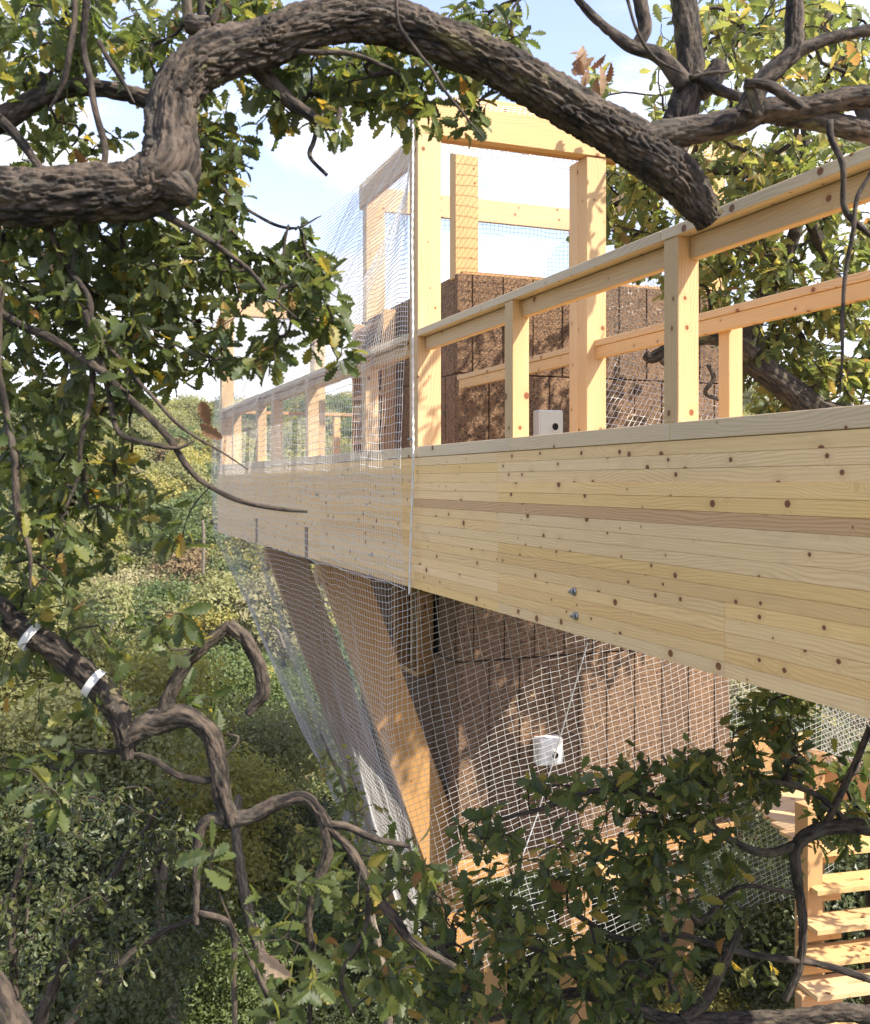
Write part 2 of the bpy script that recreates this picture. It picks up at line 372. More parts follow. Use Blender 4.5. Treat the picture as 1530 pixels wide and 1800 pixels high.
# end rail of the deck
beam('rail_cap', W(7.6, .12, RT-.02), W(7.6, 5.6, RT-.02), .12, .042, PINE_O, wk, side=UU)
for v in (.75, 1.62, 2.2, 3.1, 4.2, 5.5): beam('post', W(7.6, v, -.07), W(7.6, v, RT-.042), .09, .09, PINE_P, wk, side=UU)
beam('end_board', W(7.68, .11, -.2), W(7.68, 5.6, -.2), .05, .8, PINE, wk, side=UU)
beam('rail_cap', W(5.6, 5.55, RT-.02), W(7.54, 5.55, RT-.02), .12, .042, PINE_P, wk, side=VV)
# joists and underside
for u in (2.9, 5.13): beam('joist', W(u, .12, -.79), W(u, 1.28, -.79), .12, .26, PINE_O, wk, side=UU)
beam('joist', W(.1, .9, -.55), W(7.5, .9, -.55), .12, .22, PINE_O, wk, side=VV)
def bolt(p, parent, n=None, s=.02):
    n = n or -VV
    o = beam('bolt', p - n*.002, p + n*.03, s*.55, s*.55, STEEL, parent, side=UU, c=.003)
    ang = np.arange(12)*math.pi/6; x = UU; y = ZZ
    vs = [p + n*.001 + (x*math.cos(a)+y*math.sin(a))*s*1.1 for a in ang] + [p + n*.006 + (x*math.cos(a)+y*math.sin(a))*s*1.0 for a in ang] + [p+n*.006]
    fs = [[i, (i+1) % 12, 12+(i+1) % 12, 12+i] for i in range(12)]; ts = [[12+i, 12+(i+1) % 12, 24] for i in range(12)]
    w_ = link('washer', np_mesh('washer', [v-p for v in vs], ts, fs, STEEL), Matrix.Translation(p), parent)
    h = beam('nut', p+n*.006, p+n*.017, s*1.15, s*1.15, STEEL, parent, side=UU, c=.004)
def onA(x, y):                             # point of the board's face seen at photo pixel x, y
    Y = 6.4*652/(x-75); return at(x, y, Y) - VV*.003
for x, y in ((1010, 1040), (1013, 1083), (652, 1012), (655, 975), (560, 870)): bolt(onA(x, y), wk, s=.018 if x > 700 else .014)
bolt(W(.02, -.004, .27), wk, s=.014)

# ------------------------------------------------------------------ gate frames
def gate(u, label, sgn):
    t = thing('gate_frame', label, 'frame', W(u, 0, -.1), 'tall timber gate frames on the deck')
    a = u
    beam('post', W(a, .079, .221), W(a, .079, 2.18), .158, .15, PINE_P, t, side=VV)
    beam('post', W(a, 1.285, -.07), W(a, 1.285, 2.18), .15, .12, PINE_P, t, side=VV)
    beam('post', W(a+sgn*.122, 1.285, -.07), W(a+sgn*.122, 1.285, 2.18), .15, .12, PINE_P, t, side=VV)
    beam('header', W(a-.035, -.0, 2.285), W(a-.035, 1.5, 2.285), .07, .206, PINE_P, t, side=UU)
    beam('header', W(a+.038, -.0, 2.275), W(a+.038, 1.5, 2.275), .07, .18, PINE_O, t, side=UU)
    return t
gate(0.0, 'tall pine gate frame standing where the walkway handrails meet the net', 1)
gate(7.40, 'pine gate frame at the far end of the deck, seen through the net', -1)

# ------------------------------------------------------------------ cork tower
TU0, TU1, TV0, TV1 = 2.485, 5.5, 1.33, 4.31
tw = thing('cork_tower', 'square lookout tower clad in brown cork panels with open timber roof frame', 'tower', W((TU0+TU1)/2, (TV0+TV1)/2, -3.7))
ctr = W((TU0+TU1)/2, (TV0+TV1)/2, 0)
tiers = [(-3.43, -1.645, 0, .0), (-1.635, -.32, .5, .004), (-.31, .985, 0., .0), (.995, 1.90, .5, -.03)]
pt = .06
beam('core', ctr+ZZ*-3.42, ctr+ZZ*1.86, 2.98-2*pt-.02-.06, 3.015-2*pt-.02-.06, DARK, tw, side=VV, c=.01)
WIN = (3.25, 3.95, -1.88, -.85)
def panel(p, nrm, w, h):
    ax = ZZ.cross(nrm)
    return beam('cork_panel', p-ZZ*h/2, p+ZZ*h/2, w, pt, CORK, tw, side=ax, c=.005)
for (za, zb, offp, outw) in tiers:
    for (ca, cb_, fix, axis, nn) in ((TV0, TV1, TU0, 'v', -UU), (TU0, TU1, TV0, 'u', -VV), (TV0, TV1, TU1, 'v', UU), (TU0, TU1, TV1, 'u', VV)):
        wdt = .31; start = ca - (wdt*offp); a = start
        while a < cb_-.02:
            lo, hi = max(a, ca), min(a+wdt, cb_)
            if axis == 'u': lo, hi = max(lo, ca+pt), min(hi, cb_-pt)
            if hi-lo > .03:
                m = (lo+hi)/2; j = random.uniform(-.004, .004)
                base = (W(fix, m, 0) if axis == 'v' else W(m, fix, 0)) - nn*(pt/2) + nn*(outw+j)
                spans = [(za, zb)]
                if axis == 'u' and nn == -VV and hi > WIN[0] and lo < WIN[1]:
                    spans = [(x, y) for x, y in ((za, min(zb, WIN[2])), (max(za, WIN[3]), zb)) if y-x > .03]
                for x, y in spans: panel(base+ZZ*(x+y)/2, nn, hi-lo-.010, y-x-.004)
            a += wdt
for a, b in (((TU0, TV0+.06), (TU0, TV1-.06)), ((TU1, TV0+.06), (TU1, TV1-.06))):
    beam('coping', W(a[0], a[1], 1.91)+UU*(.09 if a[0] == TU0 else -.09), W(b[0], b[1], 1.91)+UU*(.09 if a[0] == TU0 else -.09), .12, .03, PINE_O, tw, side=UU)
# timber skirt at the foot
for (a, b, s) in ((W(TU0, TV0-.02, -3.53), W(TU0, TV1+.02, -3.53), UU), (W(TU1, TV0, -3.53), W(TU1, TV1, -3.53), UU), (W(TU0+.05, TV0, -3.53), W(TU1-.05, TV0, -3.53), VV), (W(TU0+.05, TV1, -3.53), W(TU1-.05, TV1, -3.53), VV)):
    beam('base_beam', a, b, .09, .19, PINE_O, tw, side=s)
# roof frame
for (u, v) in ((TU0+.14, TV0+.12), (TU1-.14, TV0+.12), (TU0+.14, TV1-.12), (TU1-.14, TV1-.12)):
    beam('roof_post', W(u, v, 1.865), W(u, v, 3.22), .23, .14, PINE_P, tw, side=VV)
for (u, v, u2, v2, s) in ((TU0, TV0, TU0, TV1, UU), (TU1, TV0, TU1, TV1, UU), (TU0+.03, TV0, TU1-.03, TV0, VV), (TU0+.03, TV1, TU1-.03, TV1, VV)):
    beam('roof_beam', W(u, v, 3.36), W(u2, v2, 3.36), .055, .28, PINE_P, tw, side=s)
# window on the shaded side
def frame_on_left(a, b, c, d, parent):
    f = link('window', block_mesh(b-a-.1, .012, d-c-.1, DARK), None, parent)
    M = Matrix(((UU.x, VV.x, 0, 0), (UU.y, VV.y, 0, 0), (0, 0, 1, 0), (0, 0, 0, 1))); M.translation = W((a+b)/2, TV0+.04, (c+d)/2)
    f.matrix_basis = WORLD[parent.name].inverted() @ M; WORLD[f.name] = M
    for (p, q, s) in ((W(a, TV0-.03, c), W(a, TV0-.03, d), VV), (W(b, TV0-.03, c), W(b, TV0-.03, d), VV)):
        beam('frame', p, q, .16, .045, PINE_O, f, side=s)
    for z in (c, d): beam('frame', W(a+.024, TV0-.03, z), W(b-.024, TV0-.03, z), .16, .045, PINE_O, f, side=VV)
    beam('frame', W((a+b)/2+.05, TV0-.01, c+.024), W((a+b)/2+.05, TV0-.01, d-.024), .05, .03, PINE_P, f, side=VV)
frame_on_left(*WIN, tw)

# ladder steps up the tower side
ld = thing('step_ladder', 'timber step ladder with orange treads on the tower side, behind the net', 'ladder', W(4.7, TV0-.1, -.07))
for u in (4.15, 5.25): beam('stringer', W(u, TV0-.1, -.05), W(u, TV0-.1, 1.82), .14, .04, PINE_O, ld, side=VV)
for k in range(7): beam('tread', W(4.17, TV0-.11, .2+k*.25), W(5.23, TV0-.11, .2+k*.25), .17, .035, PINE_O, ld, side=VV)

# slanted support columns
for (u, lab) in ((2.76, 'thick slanted timber column nearest the camera, leaning under the deck edge'), (5.0, 'slanted timber column under the far end of the deck, behind its twin')):
    t = thing('slanted_column', lab, 'column', W(u, 1.3, -4), 'slanted columns under the deck')
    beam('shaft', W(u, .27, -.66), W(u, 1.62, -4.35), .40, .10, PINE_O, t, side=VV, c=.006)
    beam('end_plate', W(u, -.006, -.40), W(u, -.006, -.665), .012, .07 if u < 3 else .06, simple('end_grain', (.2, .1, .05), .9, nz=.5), t, side=VV, c=.002)
# vertical posts below
def leg(px, Y, ztop, s, lab, cat='post'):
    X = (px-765)/F*Y; zb = float(ground_z(X, Y))-.3
    o = thing('foundation_post', lab, cat, (X, Y, zb), 'timber posts under the tower')
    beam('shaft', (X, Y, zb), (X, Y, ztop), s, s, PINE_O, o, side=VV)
leg(703, 10.6, -4.3, .19, 'timber post below the tower, furthest to the left under the net')
leg(1012, 8.9, -3.6, .21, 'timber post in the middle, standing among the oak leaves under the tower')
leg(862, 9.6, -3.9, .24, 'dark timber post under the foot of the slanted column')
leg(1195, 10.2, -3.62, .2, 'timber post under the right side of the tower')
br = thing('diagonal_brace', 'pale diagonal timber brace below the cork tower behind the net', 'brace', at(1015, 1520, 9.6))
beam('shaft', at(1010, 1500, 9.3), at(1175, 1615, 9.9), .14, .1, PINE_P, br)
beam('collar', at(1000, 1496, 9.3), at(1030, 1496, 9.3), .06, .1, PINE_O, br)

# ------------------------------------------------------------------ nest boxes
def nest_box(v, z, lab, flip=1):
    c = W(TU0-.07, v, z); t = thing('nest_box', lab, 'nest box', c-ZZ*.125, 'pale nest boxes on the cork wall')
    beam('body', c+VV*-.125, c+VV*.125, .14, .25, CONC, t, side=UU, c=.012)
    beam('front_plate', W(TU0-.142, v-.115, z), W(TU0-.142, v+.115, z), .012, .23, CONC, t, side=UU, c=.004)
    hc = W(TU0-.149, v+.03, z-.03); n = -UU; K = 20; vs = []; 
    for r, d in ((.05, .0), (.05, .012), (.034, .012), (.034, -.03)):
        for k in range(K):
            a = k*2*math.pi/K; vs.append((VV*math.cos(a)+ZZ*math.sin(a))*r + n*d)
    q = [[i*K+k, i*K+(k+1) % K, (i+1)*K+(k+1) % K, (i+1)*K+k] for i in range(3) for k in range(K)]
    link('entrance_ring', np_mesh('ring', vs, None, q, CONC), Matrix.Translation(hc), t)
    vs = [n*.004] + [(VV*math.cos(a*2*math.pi/K)+ZZ*math.sin(a*2*math.pi/K))*.0335 + n*.004 for a in range(K)]
    link('entrance_hole', np_mesh('hole', vs, [[0, 1+a, 1+(a+1) % K] for a in range(K)], None, DARK), Matrix.Translation(hc), t)
nest_box(.88+1.33-.0, -2.50, 'pale square nest box low on the cork wall, below the deck')
nest_box(.88+1.33, .54, 'pale nest box with round hole on the cork wall above the deck')

# ------------------------------------------------------------------ lower platform and stairs on the right
pf = thing('lower_platform', 'lower plank platform with side boards in sun, right of the cork tower', 'platform', at(1400, 1400, 8.6))
for k in range(10):
    a = at(1292, 1378, 9.0) + Vector((.0, -.19*k, 0)) + VV*0.0
    beam('floor_plank', a, a + VV*(1.6 if k < 7 else 2.2), .18, .03, PINE_P, pf, side=UU)
beam('side_board', at(1285, 1330, 9.7), at(1420, 1318, 10.1), .05, .34, PINE_O, pf)
beam('side_board', at(1432, 1355, 8.0), at(1620, 1440, 7.6), .05, .34, PINE_O, pf)
beam('side_board', at(1432, 1328, 8.3), at(1620, 1375, 8.0), .05, .08, PINE_P, pf)
beam('post', at(1432, 1320, 7.9), at(1432, 2400, 7.9), .11, .11, PINE_O, pf)
stt = thing('open_stair', 'open timber stair with slotted treads at the right edge, going down', 'stair', at(1422, 1790, 6.9))
Xp = (1422-765)/F*6.95
beam('stair_post', (Xp, 6.95, -7), (Xp, 6.95, -2.2), .13, .13, PINE_O, stt, side=VV)
def tread_mesh():
    w, d, h = 1.5, .25, .03; sl = [(.32, .47)]; 
    # slab with a slotted hand hole: frame of blocks round the opening
    X = [0, .30, .44, w]; Yv = [0, .10, .14, d]; V = []; Q = []
    idx = {}
    for k, z in enumerate((0, h)):
        for i, x in enumerate(X):
            for j, y in enumerate(Yv): idx[(i, j, k)] = len(V); V.append((x, y, z))
    for i in range(3):
        for j in range(3):
            if (i, j) == (1, 1): continue
            Q.append([idx[(i, j, 1)], idx[(i+1, j, 1)], idx[(i+1, j+1, 1)], idx[(i, j+1, 1)]])
            Q.append([idx[(i, j, 0)], idx[(i, j+1, 0)], idx[(i+1, j+1, 0)], idx[(i+1, j, 0)]])
    for i in range(3):
        Q.append([idx[(i, 0, 0)], idx[(i+1, 0, 0)], idx[(i+1, 0, 1)], idx[(i, 0, 1)]]); Q.append([idx[(i, 3, 0)], idx[(i, 3, 1)], idx[(i+1, 3, 1)], idx[(i+1, 3, 0)]])
        Q.append([idx[(0, i, 0)], idx[(0, i, 1)], idx[(0, i+1, 1)], idx[(0, i+1, 0)]]); Q.append([idx[(3, i, 0)], idx[(3, i+1, 0)], idx[(3, i+1, 1)], idx[(3, i, 1)]])
    Q.append([idx[(1, 1, 0)], idx[(2, 1, 0)], idx[(2, 1, 1)], idx[(1, 1, 1)]][::-1]); Q.append([idx[(1, 2, 0)], idx[(1, 2, 1)], idx[(2, 2, 1)], idx[(2, 2, 0)]][::-1])
    Q.append([idx[(1, 1, 0)], idx[(1, 1, 1)], idx[(1, 2, 1)], idx[(1, 2, 0)]][::-1]); Q.append([idx[(2, 1, 0)], idx[(2, 2, 0)], idx[(2, 2, 1)], idx[(2, 1, 1)]][::-1])
    return np_mesh('tread', V, None, Q, PINE_P)
tm = tread_mesh()
ax, ay = Vector((.97, .24, 0)), Vector((-.24, .97, 0))
for k, (py, Y) in enumerate(((1445, 7.3), (1508, 7.05), (1575, 6.8), (1645, 6.65), (1703, 6.5), (1762, 6.35), (1830, 6.2))):
    b = at(1438, py, Y); M = Matrix(((ax.x, ay.x, 0, b.x), (ax.y, ay.y, 0, b.y), (0, 0, 1, b.z), (0, 0, 0, 1)))
    link('tread', tm, M, stt)
    beam('bearer', b+ay*.13-ax*.05-ZZ*.045, b+ay*.13+ax*.25-ZZ*.045, .07, .085, PINE_O, stt, side=ay)

# ------------------------------------------------------------------ nets
def tubes(P, mask, r, nrm):
    """P [n,m,3] polylines, mask [n,m] valid; three-sided cords"""
    T = np.gradient(P, axis=1); T /= np.linalg.norm(T, axis=-1, keepdims=True)+1e-9
    a = np.cross(T, nrm); a /= np.linalg.norm(a, axis=-1, keepdims=True)+1e-9; b = np.cross(T, a)
    ring = np.stack([P + r*(a*math.cos(q)+b*math.sin(q)) for q in (0.5, 2.594, 4.689)], 2)
    n, m = P.shape[:2]; V = ring.reshape(-1, 3); base = (np.arange(n)[:, None]*m+np.arange(m-1))*3
    ok = mask[:, :-1] & mask[:, 1:]; base = base[ok]
    Q = np.concatenate([np.stack([base+k, base+(k+1) % 3, base+3+(k+1) % 3, base+3+k], -1) for k in range(3)])
    return V, Q
def net(S, smax, tmax, c1, c2, r=.0021,  shear=lambda s, t: (s, t), lim=None, jit=.006, r2=None):
    """lines of constant b and of constant a in a sheared (a,b) grid laid on S(s,t)"""
    out = []
    a0, a1, b0, b1 = lim or (0, smax, 0, tmax)
    A = np.arange(a0, a1+1e-6, c1); B_ = np.arange(b0, b1+1e-6, c2)
    AA, BB = np.meshgrid(A, B_, indexing='ij'); s, t = shear(AA, BB)
    mk = (s >= -1e-6) & (s <= smax+1e-6) & (t >= -1e-6) & (t <= tmax+1e-6)
    P = S(np.clip(s, 0, smax), np.clip(t, 0, tmax)); P = P + np.stack([vnoise(P*7+9, 3+k) for k in range(3)], -1)*jit + np.stack([vnoise(P*31, 9+k) for k in range(3)], -1)*jit*.45
    nrm = np.cross(np.gradient(P, axis=0), np.gradient(P, axis=1)); nrm /= np.linalg.norm(nrm, axis=-1, keepdims=True)+1e-9
    V1, Q1 = tubes(P, mk, r2 or r, nrm); V2, Q2 = tubes(P.transpose(1, 0, 2), mk.T, r, nrm.transpose(1, 0, 2))
    return np.concatenate([V1, V2]), np.concatenate([Q1, Q2+len(V1)])
def npW(u, v, z):
    u, v, z = np.broadcast_arrays(u, v, z)
    z = z + .022*vnoise(np.stack([u*2.3, v*2.3, z*1.6], -1), 17) + .010*vnoise(np.stack([u*7, v*7, z*2.], -1), 18)
    u, v, z = np.broadcast_arrays(u, v, z); o = np.array(O0); return o + u[..., None]*np.array(UU) + v[..., None]*np.array(VV) + z[..., None]*np.array([0, 0, 1.])
def polyS(pts, s):
    """point on a polyline given by [(arc, (u,v,z))]"""
    k = [p[0] for p in pts]; return [np.interp(s, k, [p[1][i] for p in pts]) for i in range(3)]
def make_net(lab, loc, V, Q, ropes=()):
    t = thing('safety_net', lab, 'net', loc, 'white safety nets'); L0 = np.array(loc)
    o = link('mesh_cords', np_mesh('cords', V-L0, None, Q, CORD, True), Matrix.Translation(Vector(loc)), t); o['kind'] = 'stuff'
    for path, r in ropes:
        P = np.array([list(p) for p in path]); m = int(max(12, np.linalg.norm(np.diff(P, axis=0), axis=1).sum()/.02)); k = np.linspace(0, len(P)-1, m)
        P = np.stack([np.interp(k, np.arange(len(P)), P[:, i]) for i in range(3)], -1)
        T = np.gradient(P, axis=0); T /= np.linalg.norm(T, axis=1)[:, None]; a = np.cross(T, [.3, 1, .2]); a /= np.linalg.norm(a, axis=1)[:, None]; b = np.cross(T, a)
        VV_, QQ = [], []; off = 0
        for strand in range(2):                # two twisted strands
            w = np.arange(m)*.9+strand*math.pi; Pc = P + (a*np.cos(w)[:, None]+b*np.sin(w)[:, None])*r*.55
            n = 5; an = np.arange(n)*2*math.pi/n
            VV_.append((Pc[:, None]+r*.7*(a[:, None]*np.cos(an)[None, :, None]+b[:, None]*np.sin(an)[None, :, None])).reshape(-1, 3)-L0)
            bi = (np.arange(m-1)[:, None]*n); kk = np.arange(n)
            QQ.append(np.stack([bi+kk, bi+(kk+1) % n, bi+n+(kk+1) % n, bi+n+kk], -1).reshape(-1, 4)+off); off += m*n
        link('rope', np_mesh('rope', np.concatenate(VV_), None, np.concatenate(QQ), CORD, True), Matrix.Translation(Vector(loc)), t)
# net 1: tent from roof frame to deck edge, then straight down outside the rails
top1 = [(0, (-.02, -.03, 2.40)), (2.5, (TU0, TV0-.04, 3.5)), (5.5, (TU1, TV0-.04, 3.5)), (7.72, (7.6, -.03, 2.35))]
def S1(s, t):
    u1, v1, z1_ = polyS(top1, s); tt = np.clip(t/2.75, 0, 1); k = np.clip((t-2.75)/1.45, 0, 1)
    zl = .82; e = tt**.8; sag = .22*np.sin(np.pi*tt)*np.clip(v1*.9, 0, 1)
    ub = np.clip(s, 0, 7.72)*7.66/7.72
    u = u1*(1-e)+ub*e; v = v1*(1-tt)**1.25 + (-.045)*(1-(1-tt)**1.25)*1.0; z = z1_*(1-tt)+zl*tt - sag
    z = np.where(t > 2.75, zl + (-.70-zl)*k, z); v = np.where(t > 2.75, -.045 - .03*np.sin(np.pi*k)-.012, v)
    return npW(np.where(t > 2.75, ub, u), v, z)
V, Q = net(S1, 7.72, 4.2, .05, .052, .0027, r2=.0017)
make_net('white net veiling the deck side left of the gate post, up to the roof frame', W(0, 0, 0), V, Q,
         [([W(-.075, -.03, 2.42), W(-.084, -.035, 1.9), W(-.07, -.035, 1.5), W(-.085, -.035, 1.0), W(-.072, -.03, .5), W(-.08, -.03, .1), W(-.06, -.05, -.70)], .0065)])
# net 2: funnel hanging below the deck
topF = [(0, (7.70, -.03, -.68)), (7.4, (.30, -.03, -.68)), (7.75, (.08, .06, -.68)), (8.1, (.02, .4, -.66)), (12.3, (.02, 4.6, -.6))]
botF = [(0, (5.4, 1.15, -4.05)), (6.3, (2.4, .88, -4.05)), (7.4, (1.45, .62, -3.85)), (8.0, (1.15, .95, -3.75)), (12.3, (1.35, 4.5, -3.75))]
def S2(s, t):
    a, b = polyS(topF, s), polyS(botF, s); k = t/3.9; sg = .30*np.sin(np.pi*np.clip(k, 0, 1)); kk = k
    u = a[0]*(1-kk)+b[0]*kk; v = a[1]*(1-kk)+b[1]*kk; z = a[2]*(1-k)+b[2]*k
    fr = smooth(7.0, 8.6, s); u = u + sg*fr*.7; v = v - .05*np.sin(np.pi*k)*(1-fr)
    wv = vnoise(np.stack([s*.9, t*.8, s*0], -1), 5)*.06
    return npW(u+wv*fr, v+wv*(1-fr), z)
def sh2(a, b):
    d = np.clip(a-7.2, 0, None); return a + .30*np.clip(b, 0, 9)*smooth(6.5, 9.5, a), b - .33*d
V, Q = net(S2, 12.3, 3.9, .062, .06, .0019, sh2, (0, 13, 0, 6.4), r2=.0015)
V0, Q0 = V, Q
seam = [npW(*[np.array([x]) for x in (0, 0, 0)])[0]]
def P2(s, t): return Vector(S2(np.array([s]), np.array([t]))[0])
make_net('white funnel net hanging below the deck round the cork tower foot', W(2, 1, -2), V, Q,
         [([P2(9.05, .6), P2(8.95, 1.5), P2(8.75, 2.4), P2(8.4, 3.2), P2(8.25, 3.85)], .0045)])
# net 3: from the gate header up to the roof frame
def S3(s, t):
    k = t/3.; a = s/1.5
    u = -.02*(1-k)+TU0*k; v = (1.45*a)*(1-k) + (TV0+2.9*a)*k; z = 2.40*(1-k)+3.5*k - .42*np.sin(np.pi*k)
    return npW(u, v, z)
V, Q = net(S3, 1.5, 3.0, .03, .05, .0026)
make_net('white roof net sloping from the gate header up to the tower roof frame', W(1, 1.5, 2.8), V, Q)
# net 4: back of the roof frame
def S4(s, t): return npW(TU1+.03+.05*np.sin(t*2), TV0+s, 3.48-t*1.0)
V, Q = net(S4, 2.98, 1.65, .055, .055, .0027)
def S4b(s, t): return npW(TU0+s, TV1+.04, 3.48-t)
V2, Q2 = net(S4b, 3.0, 1.65, .055, .055, .0027)
make_net('white net closing the back of the roof frame, seen through the gate', W(TU1, 3, 2.5), np.concatenate([V, V2]), np.concatenate([Q, Q2+len(V)]))
# net 5: right of the gate, in front of the cork wall
cn = [at(1050, 440, 8.9), at(1190, 500, 8.7), at(1310, 780, 7.9), at(1045, 780, 7.7)]
CN = [np.array(c) for c in cn]
def S5(s, t):
    a = (s/1.3)[..., None]; k = (t/1.7)[..., None]
    P = (CN[0]*(1-a)+CN[1]*a)*(1-k) + (CN[3]*(1-a)+CN[2]*a)*k
    return P + np.array([.08, -.1, 0])*np.sin(np.pi*k)
def sh5(a, b): return a - .5*b, b + .12*a
V, Q = net(S5, 1.3, 1.7, .045, .05, .0021, sh5, (0, 2.4, -.3, 1.9))
make_net('white net sheet right of the gate posts in front of the cork wall', at(1180, 700, 8), V, Q, [([cn[0], cn[1], (cn[1]+cn[2])/2+Vector((.08, -.1, 0)), cn[2]], .006)])
# net 6: stair guard net
c6 = [np.array(at(x, y, Y)) for x, y, Y in ((1440, 1220, 7.9), (1600, 1225, 7.3), (1600, 1400, 7.3), (1450, 1345, 7.9))]
def S6(s, t):
    a = (s/.9)[..., None]; k = (t/.7)[..., None]; return (c6[0]*(1-a)+c6[1]*a)*(1-k)+(c6[3]*(1-a)+c6[2]*a)*k
V, Q = net(S6, .9, .7, .05, .05, .0023, lambda a, b: (a+.5*b-.4, b+.4*a-.2), (-.2, 1.8, -.5, 1.2))
make_net('white guard net beside the stair at the right edge, under the walkway', at(1500, 1320, 7.5), V, Q)

# ------------------------------------------------------------------ branches
def catmull(P, n):
    P = np.asarray(P, float); Q = np.vstack([2*P[0]-P[1], P, 2*P[-1]-P[-2]]); out = []
    for i in range(1, len(Q)-2):
        t = np.linspace(0, 1, n, endpoint=False)[:, None]; a, b, c, d = Q[i-1], Q[i], Q[i+1], Q[i+2]
        out.append(.5*((2*b)+(c-a)*t+(2*a-5*b+4*c-d)*t*t+(3*b-a-3*c+d)*t**3))
    return np.vstack(out+[P[-1:]])
def limb_arrays(pts, step=.02, sides=12, relief=0., cap=True, seed=0, wob=.0):
    """pts rows x,y,z,r -> ring mesh; relief adds real bark plates"""
    P = catmull(pts, 12); seg = np.linalg.norm(np.diff(P[:, :3], axis=0), axis=1); s = np.concatenate([[0], np.cumsum(seg)])
    m = max(4, int(s[-1]/step)); k = np.linspace(0, s[-1], m); P = np.stack([np.interp(k, s, P[:, i]) for i in range(4)], -1)
    C = P[:, :3]; r = P[:, 3]
    if wob: C = C + np.stack([vnoise(C*9+seed*3.3, j) for j in range(3)], -1)*wob
    T = np.gradient(C, axis=0); T /= np.linalg.norm(T, axis=1)[:, None]+1e-9
    A = np.zeros_like(C); a = np.cross(T[0], [.2, .1, 1]); a /= np.linalg.norm(a)
    for i in range(m):
        a = a - T[i]*(a @ T[i]); a /= np.linalg.norm(a); A[i] = a
    B_ = np.cross(T, A); th_ = np.arange(sides)*2*math.pi/sides
    ct, st_ = np.cos(th_)[None, :, None], np.sin(th_)[None, :, None]; dirs = A[:, None]*ct+B_[:, None]*st_
    bk = np.stack([r.mean()*np.cos(th_)[None]+0*k[:, None], r.mean()*np.sin(th_)[None]+0*k[:, None], k[:, None]+0*th_[None]+seed*3.1], -1)
    rr = r[:, None]*np.ones(sides)[None]
    if relief:
        q = bk*np.array([1, 1, .24]); q = q + .011*np.stack([vnoise(q*45, 20+j) for j in range(3)], -1)
        d1, d2 = cells(q*62, 4); pl = np.clip((d2-d1)*2.6, 0, 1)**.7
        e1, e2 = cells(q*150, 8)
        rr = rr*(1+.07*vnoise(q*16, 3)) + relief*(pl-.55) + relief*.35*(np.clip((e2-e1)*2, 0, 1)-.5) + relief*.6*vnoise(q*34, 6)
    else: rr = rr*(1+.1*vnoise(bk*40, 3))
    V = (C[:, None]+dirs*rr[..., None]).reshape(-1, 3)
    bi = (np.arange(m-1)[:, None]*sides); kk = np.arange(sides)
    Q = np.stack([bi+kk, bi+(kk+1) % sides, bi+sides+(kk+1) % sides, bi+sides+kk], -1).reshape(-1, 4)
    T3 = []; V = list(V); V = np.array(V); bk = bk.reshape(-1, 3)
    if cap:
        V = np.vstack([V, C[-1:]+T[-1:]*r[-1]*.25, C[:1]]); bk = np.vstack([bk, bk[-1:], bk[:1]]); e = len(V)-2; l0 = (m-1)*sides
        T3 = [[l0+j, l0+(j+1) % sides, e] for j in range(sides)] + [[(j+1) % sides, j, e+1] for j in range(sides)]
    return V, Q, np.array(T3, dtype=np.int32).reshape(-1, 3), bk
def join(arrs):
    V, Q, T, K = [], [], [], []; n = 0
    for v, q, t, k in arrs: V.append(v); Q.append(q+n); T.append(t+n); K.append(k); n += len(v)
    return np.concatenate(V), np.concatenate(Q), np.concatenate(T), np.concatenate(K)
def px_path(path, depth, closer=None):
    """(x, y, radius px[, depth]) -> world rows"""
    out = []
    for p in path:
        Y = p[3] if len(p) > 3 else depth; w = at(p[0], p[1], Y); out.append([*w, p[2]/F*Y])
    return np.array(out)
def limb_obj(name, arr, mat, base, parent):
    V, Q, T, K = arr; return link(name, np_mesh(name, V-np.array(base), T, Q, mat, True, {'bk': ('FLOAT_VECTOR', 'POINT', K)}), Matrix.Translation(Vector(base)), parent)

# ------------------------------------------------------------------ leaves
def leaf_template(seed, lobes=6, st=13):
    r_ = random.Random(seed); xs, ws = [], []
    for i in range(st):
        x = i/(st-1); env = math.sin(math.pi*min(1, (x*.93+.02))**1.25)**.8*.235 if 0 < x < 1 else .0
        w = env*(1.18 if i % 2 else .72)*(1+r_.uniform(-.08, .08)); xs.append(x); ws.append(max(w, .004))
    V, Tn = [], []; curl = r_.uniform(-.05, .6); fold = r_.uniform(.05, .55); tw = r_.uniform(-.25, .25)
    V.append((-.16, 0, .02)); 
    for x, w in zip(xs, ws):
        zc = -curl*x*x; w2 = w*(1+r_.uniform(-.08, .08))
        V += [(x, 0, zc), (x+.02*(w > .1), w, zc+fold*w+tw*x*w+r_.uniform(-.02, .02)), (x+.02*(w > .1), -w2, zc+fold*w2-tw*x*w2+r_.uniform(-.02, .02))]
    Q = []
    for i in range(st-1):
        a = 1+3*i; Q += [[a, a+3, a+4, a+1], [a+3, a, a+2, a+5]]
    V.append((-.16, .006, .02)); V.append((0, .008, 0))
    Q.append([0, 1, len(V)-1, len(V)-2])
    return np.array(V), np.array(Q)
LT = [leaf_template(s) for s in range(6)]
LTf = [leaf_template(s+20, st=7) for s in range(4)]
def leaf_frames(pos, d, nrm):
    d = d/np.linalg.norm(d, axis=1)[:, None]; y = np.cross(nrm, d); y /= np.linalg.norm(y, axis=1)[:, None]+1e-9; z = np.cross(d, y)
    return np.stack([d, y, z], -1)        # columns
